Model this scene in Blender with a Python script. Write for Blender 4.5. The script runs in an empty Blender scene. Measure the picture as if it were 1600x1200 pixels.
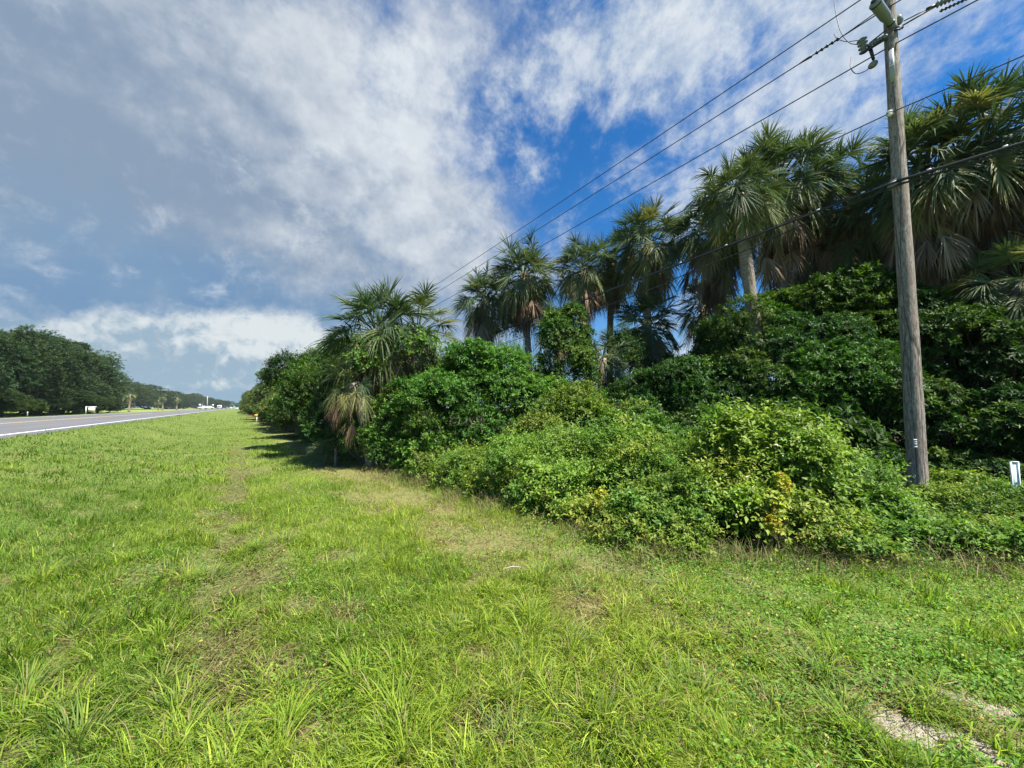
import bpy, math, random
import numpy as np
from mathutils import Vector, Matrix

sc = bpy.context.scene
COL = sc.collection
R = math.radians

# ------------------------------------------------------------------ camera
FPX = 601.0                      # focal length in photo pixels (1600 wide)
PITCH = math.atan(37 / FPX)
YAW = math.atan(430 / FPX * math.cos(PITCH))   # the road runs along +Y; the view is turned right of it
EYE = Vector((0, 0, 1.6))
sY, cY, sP, cP = math.sin(YAW), math.cos(YAW), math.sin(PITCH), math.cos(PITCH)
FW = Vector((sY * cP, cY * cP, sP)); RT = Vector((cY, -sY, 0)); UP = RT.cross(FW)
cam = bpy.data.cameras.new('camera'); cam_o = bpy.data.objects.new('camera', cam)
COL.objects.link(cam_o); sc.camera = cam_o
cam.sensor_width = 36; cam.lens = 36 * FPX / 1600; cam.clip_start = 0.05; cam.clip_end = 20000
cam_o.location = EYE; cam_o.rotation_euler = (math.pi / 2 + PITCH, 0, -YAW)

def at(px, py, D):
    """world point seen at photo pixel px,py at forward distance D"""
    return EYE + D * (FW + RT * ((px - 800) / FPX) + UP * ((600 - py) / FPX))
def ground_at(px, py, z=0.0):
    d = FW + RT * ((px - 800) / FPX) + UP * ((600 - py) / FPX)
    return EYE + d * ((z - EYE.z) / d.z)
def dirpx(px, py): return (at(px, py, 1) - EYE).normalized()

# ------------------------------------------------------------------ light
SUN_EL, SUN_AZ = R(60), R(165)      # azimuth measured from +Y towards +X
EXPO = 1.22; WSTR = 0.10
sc.view_settings.view_transform = 'Standard'; sc.view_settings.look = 'None'
sc.view_settings.exposure = EXPO; sc.view_settings.gamma = 1
sun = bpy.data.lights.new('sun', 'SUN'); sun_o = bpy.data.objects.new('sun', sun); COL.objects.link(sun_o)
sun.energy = 5.0; sun.angle = R(0.6); sun.color = (1.0, 0.95, 0.86)
sd = Vector((math.sin(SUN_AZ) * math.cos(SUN_EL), math.cos(SUN_AZ) * math.cos(SUN_EL), math.sin(SUN_EL)))
sun_o.rotation_euler = sd.to_track_quat('Z', 'Y').to_euler()

# ------------------------------------------------------------------ node expressions
class X:
    """tiny wrapper: arithmetic on node sockets"""
    nt = None
    def __init__(s, sock): s.s = sock
    @staticmethod
    def m(op, *a, clamp=False):
        n = X.nt.nodes.new('ShaderNodeMath'); n.operation = op; n.use_clamp = clamp
        for i, v in enumerate(a):
            if isinstance(v, X): X.nt.links.new(v.s, n.inputs[i])
            else: n.inputs[i].default_value = v
        return X(n.outputs[0])
    def __add__(s, o): return X.m('ADD', s, o)
    __radd__ = __add__
    def __mul__(s, o): return X.m('MULTIPLY', s, o)
    __rmul__ = __mul__
    def __sub__(s, o): return X.m('SUBTRACT', s, o)
    def __rsub__(s, o): return X.m('SUBTRACT', o, s)
    def __truediv__(s, o): return X.m('DIVIDE', s, o)
    def __rtruediv__(s, o): return X.m('DIVIDE', o, s)
def vm(op, a, b=None, scale=None):
    n = X.nt.nodes.new('ShaderNodeVectorMath'); n.operation = op
    for i, v in enumerate((a, b)):
        if v is None: continue
        if isinstance(v, X): X.nt.links.new(v.s, n.inputs[i])
        else: n.inputs[i].default_value = v
    if scale is not None:
        if isinstance(scale, X): X.nt.links.new(scale.s, n.inputs['Scale'])
        else: n.inputs['Scale'].default_value = scale
    return X(n.outputs['Value' if op in ('DOT_PRODUCT', 'LENGTH', 'DISTANCE') else 'Vector'])
def smooth(v, a, b, c=0.0, d=1.0):
    n = X.nt.nodes.new('ShaderNodeMapRange'); n.interpolation_type = 'SMOOTHSTEP'
    X.nt.links.new(v.s, n.inputs[0])
    for i, q in enumerate((a, b, c, d)):
        if isinstance(q, X): X.nt.links.new(q.s, n.inputs[i + 1])
        else: n.inputs[i + 1].default_value = q
    return X(n.outputs[0])
def noise(v, scale, detail=4, rough=0.5, dist=0.0, lac=2.0, out=0):
    n = X.nt.nodes.new('ShaderNodeTexNoise'); X.nt.links.new(v.s, n.inputs['Vector'])
    n.inputs['Scale'].default_value = scale; n.inputs['Detail'].default_value = detail
    n.inputs['Roughness'].default_value = rough; n.inputs['Distortion'].default_value = dist
    n.inputs['Lacunarity'].default_value = lac
    return X(n.outputs[out])
def voro(v, scale, out=0, feature='F1'):
    n = X.nt.nodes.new('ShaderNodeTexVoronoi'); X.nt.links.new(v.s, n.inputs['Vector']); n.feature = feature
    n.inputs['Scale'].default_value = scale
    return X(n.outputs[out])
def mix(f, a, b, blend='MIX'):
    n = X.nt.nodes.new('ShaderNodeMix'); n.data_type = 'RGBA'; n.blend_type = blend
    for k, v in ((0, f), (6, a), (7, b)):
        if isinstance(v, X): X.nt.links.new(v.s, n.inputs[k])
        elif k == 0: n.inputs[k].default_value = v
        else: n.inputs[k].default_value = (*v, 1)
    return X(n.outputs[2])
def comb(x, y, z):
    n = X.nt.nodes.new('ShaderNodeCombineXYZ')
    for i, v in enumerate((x, y, z)):
        if isinstance(v, X): X.nt.links.new(v.s, n.inputs[i])
        else: n.inputs[i].default_value = v
    return X(n.outputs[0])
def srgb(r, g, b):
    f = lambda c: (c / 255 / 12.92) if c <= 10 else ((c / 255 + 0.055) / 1.055) ** 2.4
    return (f(r), f(g), f(b))

# ------------------------------------------------------------------ sky
world = bpy.data.worlds.new('World'); sc.world = world; world.use_nodes = True
nt = world.node_tree; nt.nodes.clear(); X.nt = nt
K = 1 / (WSTR * 2 ** EXPO)
def kc(r, g, b): return tuple(c * K for c in srgb(r, g, b))
tc = nt.nodes.new('ShaderNodeTexCoord'); d = X(tc.outputs['Generated'])
skyn = nt.nodes.new('ShaderNodeTexSky'); skyn.sky_type = 'NISHITA'; skyn.sun_disc = False
skyn.sun_elevation = SUN_EL; skyn.sun_rotation = SUN_AZ; skyn.air_density = 1.0; skyn.dust_density = 0.6; skyn.ozone_density = 2.5
base = mix(1.0, X(skyn.outputs[0]), (0.13, 0.46, 0.74), 'MULTIPLY')
u = vm('DOT_PRODUCT', d, (0, 0, 1))
up = X.m('MAXIMUM', u, 0.0)
dx = vm('DOT_PRODUCT', d, (1, 0, 0)); dy = vm('DOT_PRODUCT', d, (0, 1, 0))
inv = 1.0 / (up + 0.50)
P = comb(dx * inv, dy * inv, 0.0)                       # where the ray meets the cloud layer
wv = vm('SUBTRACT', noise(P, 2.0, 3, out=1), (0.5, 0.5, 0.5))
Pw = vm('ADD', P, vm('SCALE', wv, scale=0.16))
dwv = vm('SUBTRACT', noise(d, 6.0, 6, 0.66, out=1), (0.5, 0.5, 0.5))
dw = vm('ADD', d, vm('SCALE', dwv, scale=0.16))
def blob(px, py, wx, wy, rot=0.0, src=None):
    c = dirpx(px, py)
    # tangent axes; widths in photo pixels, corrected for the lens stretch
    st = (FW.dot(c))
    t1 = (dirpx(px + 4, py) - dirpx(px - 4, py)); t2 = (dirpx(px, py - 4) - dirpx(px, py + 4))
    k1 = t1.length / 8; k2 = t2.length / 8
    t1n, t2n = t1.normalized(), t2.normalized()
    a = math.radians(rot)
    A = (t1n * math.cos(a) + t2n * math.sin(a)) / (wx * k1)
    B = (t2n * math.cos(a) - t1n * math.sin(a)) / (wy * k2)
    q = vm('SUBTRACT', src or dw, tuple(c))
    e = vm('DOT_PRODUCT', q, tuple(A)); g = vm('DOT_PRODUCT', q, tuple(B)); h = vm('DOT_PRODUCT', q, tuple(c * 1.2))
    return X.m('POWER', 2.718, (e * e + g * g + h * h) * -1.0)
dD = vm('ADD', d, vm('SCALE', wv, scale=0.10))
n_big = noise(dD, 3.4, 8, 0.56) * 0.6 + noise(Pw, 2.3, 6, 0.62) * 0.4
n_off = noise(vm('ADD', dD, (0.0, 0.02, -0.028)), 3.4, 5, 0.56) * 0.6 + noise(vm('ADD', Pw, (-0.02, 0.045, 0)), 2.3, 4, 0.6) * 0.4
n_fine = noise(dD, 17.0, 5, 0.66)
Pst = vm('MULTIPLY', Pw, (1.4, 1.0, 1))
n_str = noise(Pst, 5.2, 7, 0.64)

# base air: paler towards the horizon
base = mix(smooth(u, 0.30, 0.0, 0, 0.80), base, kc(176, 205, 218))
# rain-blue veil low on the left
veil = X.m('MINIMUM', blob(120, 400, 640, 260, 0, d) * 1.5 + blob(640, 470, 260, 120, 0, d) * 0.45, 0.97)
col = mix(veil, base, mix(smooth(noise(dw, 2.2, 4, 0.5), 0.35, 0.65), kc(118, 152, 188), kc(134, 163, 192)))
# the large soft cloud, upper left
cov = blob(180, 130, 640, 270) * 1.25 + blob(650, 330, 190, 150, -25) * 0.75 + blob(760, 60, 420, 150) * 0.42 \
    - blob(960, 310, 170, 100) * 0.25 - blob(1350, 190, 300, 260) * 0.25
dens = cov + (n_big - 0.5) * 2.5 + (n_fine - 0.5) * 0.6 - blob(560, 335, 60, 40) * 0.5
al = smooth(dens, 0.12, 0.95)
lit = smooth((n_big - n_off) * 5.0 + (n_fine - 0.5) * 1.0 - 0.12 + (n_big - 0.5) * 1.2
             + blob(640, 220, 170, 140) * 0.75 + blob(620, 400, 200, 45) * 0.30 + blob(700, 60, 330, 110) * 0.15
             - blob(60, 120, 380, 280) * 0.55 - blob(250, 330, 360, 110) * 0.55, -0.9, 0.95)
ccol = mix(lit, kc(141, 161, 185), kc(224, 230, 236))
col = mix(al * 0.97, col, ccol)
# broken high cloud, right
cov2 = blob(1000, 50, 420, 150, 10) * 0.50 + blob(1180, 90, 190, 170, 0) * 0.30 + blob(1080, 250, 150, 50, 25) * 0.2 + blob(1280, 140, 90, 190, -28) * 0.34 + blob(1130, 290, 260, 60, 20) * 0.26 \
    + blob(1480, 200, 260, 150) * 0.14 + 0.04 - blob(880, 280, 130, 70) * 0.10 - blob(1130, 215, 120, 50, 25) * 0.25 + blob(1100, 560, 250, 60) * 0.35
a2 = smooth(cov2 + 0.05 + (n_str - 0.5) * 1.9 + (n_fine - 0.5) * 0.8, 0.10, 0.80) * smooth(u, 0.02, 0.12)
col = mix(a2 * 0.86, col, mix(smooth(n_fine, 0.3, 0.7), kc(180, 198, 218), kc(228, 235, 241)))
# cumulus bank near the horizon
dC = vm('ADD', d, vm('SCALE', vm('SUBTRACT', noise(d, 11.0, 5, 0.6, out=1), (0.5, 0.5, 0.5)), scale=0.07))
nc = noise(dC, 9.0, 5, 0.6); nc2 = noise(vm('ADD', dC, (-0.008, 0.0, 0.018)), 9.0, 4, 0.6)
c3 = blob(300, 600, 330, 85, -3, dC) * 1.10 + blob(375, 515, 60, 34, 0, dC) * 0.5 + blob(490, 555, 90, 60, 10, dC) * 0.55 + blob(170, 530, 110, 30, 0, dC) * 0.4
a3 = smooth(c3 + (nc - 0.5) * 1.1, 0.16, 0.66) * smooth(u, -0.01, 0.05)
l3 = smooth((nc - nc2) * 6.0 + blob(375, 520, 100, 40, 0, d) * 0.45 + blob(470, 540, 90, 60, 0, d) * 0.75 - smooth(u, 0.15, 0.03) * 0.65, -0.55, 0.8)
col = mix(a3 * 0.93, col, mix(l3, kc(160, 185, 203), kc(228, 235, 237)))
col = mix(smooth(u, 0.05, -0.01, 0, 0.6), col, kc(140, 174, 194))
world.cycles.sampling_method = 'MANUAL'; world.cycles.sample_map_resolution = 256
bg = nt.nodes.new('ShaderNodeBackground'); bg.inputs[1].default_value = WSTR; nt.links.new(col.s, bg.inputs[0])
wo = nt.nodes.new('ShaderNodeOutputWorld'); nt.links.new(bg.outputs[0], wo.inputs[0])

# ------------------------------------------------------------------ helpers
rng = np.random.default_rng(7)
def tag(o, label=None, cat=None, group=None, kind=None):
    for k, v in (('label', label), ('category', cat), ('group', group), ('kind', kind)):
        if v: o[k] = v
    return o
def empty(name, loc, rz=0.0):
    o = bpy.data.objects.new(name, None); COL.objects.link(o); o.location = loc; o.rotation_euler = (0, 0, rz)
    o.empty_display_size = 0.2
    return o
def mesh_np(name, V, F, mats, tint=None, smooth_=False, mi=None):
    """V (n,3), F list of index arrays [(m,3) or (m,4)]"""
    me = bpy.data.meshes.new(name)
    V = np.asarray(V, np.float32); me.vertices.add(len(V)); me.vertices.foreach_set('co', V.ravel())
    loops = np.concatenate([f.ravel() for f in F]).astype(np.int32)
    tot = np.concatenate([np.full(len(f), f.shape[1]) for f in F])
    start = np.concatenate([[0], np.cumsum(tot)[:-1]]).astype(np.int32)
    me.loops.add(len(loops)); me.loops.foreach_set('vertex_index', loops)
    me.polygons.add(len(tot)); me.polygons.foreach_set('loop_start', start)
    if smooth_: me.polygons.foreach_set('use_smooth', np.ones(len(tot), bool))
    for m in (mats if isinstance(mats, (list, tuple)) else [mats]): me.materials.append(m)
    if mi is not None: me.polygons.foreach_set('material_index', np.asarray(mi, np.int32))
    me.update(calc_edges=True)
    if tint is not None:
        a = me.attributes.new('tint', 'FLOAT_COLOR', 'POINT')
        t = np.ones((len(V), 4), np.float32); t[:, :3] = tint * (0.81 if 'grass' in name else 0.84); a.data.foreach_set('color', t.ravel())
    return me
def link(name, me, parent=None, loc=None):
    o = bpy.data.objects.new(name, me); COL.objects.link(o)
    if parent is not None: o.parent = parent
    if loc is not None: o.location = loc
    return o
def copy_tree(o, parent=None):
    c = o.copy(); COL.objects.link(c)
    if parent is not None: c.parent = parent
    for ch in o.children: copy_tree(ch, c)
    return c
def norm(v): return v / np.maximum(np.linalg.norm(v, axis=-1, keepdims=True), 1e-9)
def vnoise(x, y, s=0):
    xi, yi = np.floor(x).astype(np.int64), np.floor(y).astype(np.int64); xf, yf = x - xi, y - yi
    def h(a, b):
        n = (a * 374761393 + b * 668265263 + s * 974634777) & 0xffffffff
        n = ((n ^ (n >> 13)) * 1274126177) & 0xffffffff
        return ((n ^ (n >> 16)) & 0xffff) / 65535.0
    sx, sy = xf * xf * (3 - 2 * xf), yf * yf * (3 - 2 * yf)
    return (h(xi, yi) * (1 - sx) + h(xi + 1, yi) * sx) * (1 - sy) + (h(xi, yi + 1) * (1 - sx) + h(xi + 1, yi + 1) * sx) * sy
def fbm(x, y, s=0, o=4):
    r, a, t = 0, 1, 0
    for i in range(o):
        r = r + a * vnoise(x * 2 ** i, y * 2 ** i, s + i); t += a; a *= 0.5
    return r / t
def ss(v, a, b):
    t = np.clip((v - a) / (b - a), 0, 1); return t * t * (3 - 2 * t)
def lerp3(a, b, t): return np.asarray(a)[None, :] * (1 - t[:, None]) + np.asarray(b)[None, :] * t[:, None]

# ------------------------------------------------------------------ materials
def new_mat(name):
    m = bpy.data.materials.new(name); m.use_nodes = True; X.nt = m.node_tree
    return m, m.node_tree.nodes['Principled BSDF']
def setin(b, k, v):
    if isinstance(v, X): X.nt.links.new(v.s, b.inputs[k])
    elif isinstance(v, tuple): b.inputs[k].default_value = (*v, 1)
    else: b.inputs[k].default_value = v
def texco(kind='Object'): return X(X.nt.nodes.new('ShaderNodeTexCoord').outputs[kind])
def bump(b, h, strength=0.5, dist=0.02):
    n = X.nt.nodes.new('ShaderNodeBump'); n.inputs['Strength'].default_value = strength; n.inputs['Distance'].default_value = dist
    X.nt.links.new(h.s, n.inputs['Height']); X.nt.links.new(n.outputs[0], b.inputs['Normal'])
def leaf_mat(name, trans=0.35, rough=0.5, spec=0.4, tboost=(1.25, 1.5, 0.6)):
    m, b = new_mat(name)
    at_ = X.nt.nodes.new('ShaderNodeAttribute'); at_.attribute_name = 'tint'; c = X(at_.outputs['Color'])
    setin(b, 'Base Color', c); b.inputs['Roughness'].default_value = rough; b.inputs['Specular IOR Level'].default_value = spec
    t = X.nt.nodes.new('ShaderNodeBsdfTranslucent'); X.nt.links.new(mix(1.0, c, tboost, 'MULTIPLY').s, t.inputs[0])
    ms = X.nt.nodes.new('ShaderNodeMixShader'); ms.inputs[0].default_value = trans
    X.nt.links.new(b.outputs[0], ms.inputs[1]); X.nt.links.new(t.outputs[0], ms.inputs[2])
    out = X.nt.nodes['Material Output']; X.nt.links.new(ms.outputs[0], out.inputs['Surface'])
    return m
M_GRASS = leaf_mat('grass_blades', 0.45, 0.6, 0.25)
M_LEAF = leaf_mat('broad_leaves', 0.30, 0.55, 0.28)
M_PALM = leaf_mat('palm_fronds', 0.22, 0.6, 0.25, (1.2, 1.3, 0.6))
M_DEAD = leaf_mat('dead_fronds', 0.12, 0.8, 0.15, (1, 1, 1))
def simple_mat(name, color, rough=0.6, metal=0.0, var=0.15, scale=6.0, bstr=0.0):
    m, b = new_mat(name); co = texco(); n = noise(co, scale, 4, 0.6)
    setin(b, 'Base Color', mix(n, tuple(c * (1 - var) for c in color), tuple(min(1, c * (1 + var)) for c in color)))
    b.inputs['Roughness'].default_value = rough; b.inputs['Metallic'].default_value = metal
    if bstr: bump(b, n, bstr, 0.01)
    return m
# bark of the stems
M_TWIG = simple_mat('twig_bark', (0.085, 0.072, 0.050), 0.9, 0, 0.35, 14, 0.4)
m, b = new_mat('palm_bark'); M_PBARK = m
co = texco(); z = vm('DOT_PRODUCT', co, (0, 0, 1))
ring = noise(vm('MULTIPLY', co, (2.5, 2.5, 9.0)), 2.6, 5, 0.75, 0.8); fine = noise(vm('MULTIPLY', co, (3, 3, 14)), 6, 4, 0.7)
setin(b, 'Base Color', mix(smooth(ring * 0.5 + fine * 0.5, 0.38, 0.62), (0.13, 0.10, 0.072), (0.37, 0.30, 0.22)))
b.inputs['Roughness'].default_value = 0.95; bump(b, ring + fine * 0.5, 0.8, 0.03)
# weathered pole wood
m, b = new_mat('pole_wood'); M_POLE = m
co = texco(); g1 = noise(vm('MULTIPLY', co, (14, 14, 2.2)), 2.8, 6, 0.72); g2 = noise(vm('MULTIPLY', co, (5, 5, 1.2)), 1.3, 4, 0.6)
fl = noise(vm('MULTIPLY', co, (9, 9, 2.5)), 5.0, 3, 0.7)
cc = mix(smooth(g1, 0.36, 0.62), (0.125, 0.098, 0.075), (0.33, 0.285, 0.235))
cc = mix(smooth(g2, 0.45, 0.7, 0, 0.6), cc, (0.20, 0.145, 0.11)); cc = mix(smooth(fl, 0.56, 0.66, 0, 0.75), cc, (0.05, 0.04, 0.035))
crack = voro(vm('MULTIPLY', co, (7, 7, 0.35)), 1.0, 0, 'DISTANCE_TO_EDGE')
cc = mix(smooth(crack, 0.035, 0.0, 0, 0.85), cc, (0.035, 0.028, 0.022))
setin(b, 'Base Color', cc); b.inputs['Roughness'].default_value = 0.9; bump(b, g1 + smooth(crack, 0.0, 0.05) * 0.8, 0.7, 0.012)
M_GALV = simple_mat('galvanised_steel', (0.33, 0.35, 0.35), 0.5, 0.3, 0.2, 9)
M_TANK = simple_mat('grey_enamel', (0.17, 0.195, 0.19), 0.45, 0.0, 0.15, 4)
M_DARK = simple_mat('dark_rubber', (0.02, 0.02, 0.022), 0.5, 0, 0.2, 9)
M_WIRE = simple_mat('aluminium_wire', (0.035, 0.04, 0.045), 0.5, 0.2, 0.2, 9)
M_WHITE = simple_mat('white_plastic', (0.75, 0.76, 0.74), 0.5, 0, 0.06, 9)
M_CREAM = simple_mat('cream_board', (0.70, 0.66, 0.56), 0.6, 0, 0.08, 5)
M_ORANGE = simple_mat('orange_plastic', (0.75, 0.22, 0.03), 0.5, 0, 0.1, 9)
M_YEL = simple_mat('yellow_plastic', (0.80, 0.62, 0.12), 0.5, 0, 0.1, 9)
M_GREEN = simple_mat('green_sign', (0.01, 0.22, 0.11), 0.4, 0, 0.1, 9)
M_GLASS = simple_mat('dark_glass', (0.02, 0.025, 0.03), 0.08, 0, 0.1, 2)
M_TYRE = simple_mat('tyre_rubber', (0.02, 0.02, 0.02), 0.85, 0, 0.1, 2)
M_BLUEW = simple_mat('pale_board', (0.55, 0.68, 0.66), 0.5, 0, 0.08, 8)

# ------------------------------------------------------------------ ground
RZ = 0.70
def gz(x, y):
    x = np.asarray(x, float); y = np.asarray(y, float)
    z = RZ * ss(-x, 1.2, 5.4) * 0.985
    z = z - 0.25 * ss(-x, 16.5, 21)
    n = fbm(x * 0.45 + 3, y * 0.45 + 9, 5, 4) - 0.5
    amp = np.where(x < -5.3, np.where(x > -16.2, 0.0, 0.10), 0.16)
    amp = amp * ss(np.abs(x + 10.7), 5.6, 7.5)
    rut = np.exp(-((x - 0.05 + 0.10 * np.sin(y * 0.3)) / 0.28) ** 2) * 0.05 * ss(y, 2.5, 5)
    return z + n * amp - rut
def axis(parts):
    out = [parts[0][0]]
    for a, b, st in parts: out += list(np.arange(a + st, b + 1e-6, st))
    return np.unique(np.round(out, 4))
xs = axis([(-6000, -800, 650), (-800, -60, 37), (-60, -20, 4), (-20, -16, 0.5), (-16, -6, 1), (-6, 8, 0.12), (8, 20, 0.5), (20, 60, 4), (60, 800, 37), (800, 6000, 650)])
ys = axis([(-6000, -800, 650), (-800, -20, 39), (-20, -3, 1), (-3, 12, 0.12), (12, 30, 0.5), (30, 110, 4), (110, 900, 39.5), (900, 12000, 740)])
gx, gy = np.meshgrid(xs, ys); nx, ny = len(xs), len(ys)
V = np.stack([gx.ravel(), gy.ravel(), gz(gx, gy).ravel()], 1)
i = np.arange(nx * ny).reshape(ny, nx); F = np.stack([i[:-1, :-1], i[:-1, 1:], i[1:, 1:], i[1:, :-1]], -1).reshape(-1, 4)
m, b = new_mat('turf_soil'); M_GND = m
co = texco(); sep = X.nt.nodes.new('ShaderNodeSeparateXYZ'); X.nt.links.new(co.s, sep.inputs[0]); gxn, gyn = X(sep.outputs[0]), X(sep.outputs[1])
n1 = noise(co, 0.55, 5, 0.6); n2 = noise(co, 4.0, 5, 0.65); n3 = noise(co, 38.0, 4, 0.7); n4 = noise(vm('MULTIPLY', co, (1.0, 0.25, 1)), 1.6, 4, 0.6)
g = mix(smooth(n2, 0.32, 0.68), (0.10, 0.165, 0.030), (0.165, 0.235, 0.045))
g = mix(smooth(n1, 0.35, 0.65), g, (0.19, 0.235, 0.055))
g = mix(smooth(n3, 0.42, 0.62, 0.5, 0.0), g, (0.055, 0.060, 0.022))
dry = smooth(gxn + (n4 - 0.5) * 2.2, 1.3, 2.0) * smooth(gxn + (n4 - 0.5) * 1.6, 3.4, 2.6)
g = mix(dry * 0.55, g, (0.25, 0.22, 0.085))
g = mix(smooth(X.m('ABSOLUTE', gxn - 0.05 + (n2 - 0.5) * 0.5), 0.35, 0.1) * smooth(gyn, 2, 5) * smooth(gyn, 34, 18) * smooth(n1, 0.40, 0.60) * 0.5, g, (0.10, 0.075, 0.04))
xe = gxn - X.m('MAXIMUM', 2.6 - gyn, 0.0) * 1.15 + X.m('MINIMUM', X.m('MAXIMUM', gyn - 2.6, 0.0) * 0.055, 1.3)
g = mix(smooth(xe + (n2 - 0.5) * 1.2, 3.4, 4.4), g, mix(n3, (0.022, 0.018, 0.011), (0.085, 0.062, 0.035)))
spot = ground_at(1455, 1158); spot2 = ground_at(1525, 1108)
def patch(c, w, h, rot):
    a = math.radians(rot)
    e = vm('DOT_PRODUCT', vm('SUBTRACT', co, (c.x, c.y, 0)), (math.cos(a) / w, math.sin(a) / w, 0)); f = vm('DOT_PRODUCT', vm('SUBTRACT', co, (c.x, c.y, 0)), (-math.sin(a) / h, math.cos(a) / h, 0))
    return smooth(X.m('SQRT', e * e + f * f) + (n2 - 0.5) * 1.6 + (n3 - 0.5) * 1.6, 1.5, 0.35)
sand = X.m('MAXIMUM', patch(spot, 0.42, 0.13, -62), patch(spot2, 0.26, 0.07, -62))
g = mix(sand, g, mix(n3, (0.24, 0.205, 0.150), (0.50, 0.44, 0.33)))
field = smooth(gyn, 120, 170) * smooth(gxn, -19, -22)
g = mix(field, g, (0.20, 0.25, 0.055))
setin(b, 'Base Color', g); b.inputs['Roughness'].default_value = 0.95; b.inputs['Specular IOR Level'].default_value = 0.15
bump(b, n3 + n2 * 1.5, 0.8, 0.03)
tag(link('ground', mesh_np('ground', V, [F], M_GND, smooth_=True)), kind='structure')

# road: a thin slab with crown, painted lines 4 mm above
def strip(name, x0, x1, z, mat, y0=-80, y1=3000, dashes=None, kind='structure', thick=0.0):
    yy = list(np.linspace(y0, 120, 60)) + list(np.linspace(160, y1, 60))
    Vs, Fs = [], []
    if dashes is None:
        for y in yy: Vs += [(x0, y, z), (x1, y, z)]
        Fs = [(2 * k, 2 * k + 1, 2 * k + 3, 2 * k + 2) for k in range(len(yy) - 1)]
        if thick:
            n = len(Vs)
            for y in yy: Vs += [(x0 - 0.25, y, z - thick), (x1 + 0.25, y, z - thick)]
            Fs += [(n + 2 * k, 2 * k, 2 * k + 2, n + 2 * k + 2) for k in range(len(yy) - 1)]
            Fs += [(2 * k + 1, n + 2 * k + 1, n + 2 * k + 3, 2 * k + 3) for k in range(len(yy) - 1)]
    o = link(name, mesh_np(name, np.array(Vs), [np.array(Fs)], mat)); tag(o, kind=kind)
    return o
m, b = new_mat('asphalt'); co = texco()
a1 = noise(vm('MULTIPLY', co, (1.0, 0.06, 1)), 1.1, 5, 0.6); a2_ = noise(co, 60, 3, 0.7); a3_ = noise(vm('MULTIPLY', co, (1, 0.3, 1)), 0.35, 4, 0.6)
cc = mix(smooth(a1, 0.3, 0.7), (0.105, 0.105, 0.112), (0.155, 0.152, 0.155)); cc = mix(smooth(a3_, 0.4, 0.7, 0, 0.4), cc, (0.19, 0.185, 0.185))
cc = mix(a2_ * 0.5, cc, (0.06, 0.06, 0.065)); setin(b, 'Base Color', cc); b.inputs['Roughness'].default_value = 0.8; bump(b, a2_, 0.4, 0.005)
strip('road', -15.95, -5.55, RZ + 0.012, m, thick=0.10)
def paint(name, c):
    m, b = new_mat(name); co = texco(); n = noise(co, 9, 4, 0.7)
    setin(b, 'Base Color', mix(smooth(n, 0.55, 0.75, 0, 0.6), c, (0.16, 0.16, 0.155))); b.inputs['Roughness'].default_value = 0.6
    return m
MW, MY = paint('white_road_paint', (0.72, 0.72, 0.70)), paint('yellow_road_paint', (0.62, 0.44, 0.14))
strip('edge_line', -6.26, -6.10, RZ + 0.016, MW); strip('edge_line', -15.42, -15.27, RZ + 0.016, MW)
strip('centre_line', -10.85, -10.74, RZ + 0.016, MY); strip('centre_line', -10.62, -10.51, RZ + 0.016, MY)

# ------------------------------------------------------------------ grass
def blades(P, H, W, az, lean, curl, tint, name, mat, seg=2):
    """P base (n,3), H length, W width, az direction of lean, lean start angle from vertical, curl extra"""
    n = len(P); dirh = np.stack([np.cos(az), np.sin(az), 0 * az], 1); up = np.array([[0, 0, 1.0]])
    ra = az + np.pi / 2 + rng.normal(0, 0.6, n); side = np.stack([np.cos(ra), np.sin(ra), rng.normal(0, 0.15, n)], 1)
    pts = [P]; ang = lean; cur = P
    for k in range(seg):
        st = H[:, None] / seg
        cur = cur + st * (dirh * np.sin(ang)[:, None] + up * np.cos(ang)[:, None]); pts.append(cur); ang = ang + curl
    Vs = []
    for k in range(seg):
        w = (W * (1.0 - 0.35 * k / max(1, seg - 1)))[:, None] / 2 if seg > 1 else W[:, None] / 2
        Vs += [pts[k] - side * w, pts[k] + side * w]
    Vs.append(pts[seg]); nv = 2 * seg + 1
    Vv = np.stack(Vs, 1).reshape(-1, 3); base = (np.arange(n) * nv)[:, None]
    quads = [base + np.array([[2 * k, 2 * k + 1, 2 * k + 3, 2 * k + 2]]) for k in range(seg - 1)]
    tri = base + np.array([[2 * seg - 2, 2 * seg - 1, 2 * seg]])
    t = np.repeat(tint[:, None, :], nv, 1)
    t = t * (1 - 0.0)
    F = ([np.concatenate(quads)] if quads else []) + [tri]
    return mesh_np(name, Vv, F, mat, t.reshape(-1, 3))
def leaves(P, D, N, L, W, tint, name, mat, fold=0.18, droop=0.12):
    n = len(P); D = norm(D); S = norm(np.cross(D, N)); N = norm(np.cross(S, D)); L = L[:, None]; W = W[:, None]
    v0 = P; v1 = P + D * L * 0.42 + S * W * 0.5 + N * W * fold; v2 = P + D * L - N * L * droop; v3 = P + D * L * 0.42 - S * W * 0.5 + N * W * fold
    Vv = np.stack([v0, v1, v2, v3], 1).reshape(-1, 3); base = (np.arange(n) * 4)[:, None]
    F = np.concatenate([base + np.array([[0, 2, 1]]), base + np.array([[0, 3, 2]])])
    return mesh_np(name, Vv, [F], mat, np.repeat(tint, 4, 0))

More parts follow.
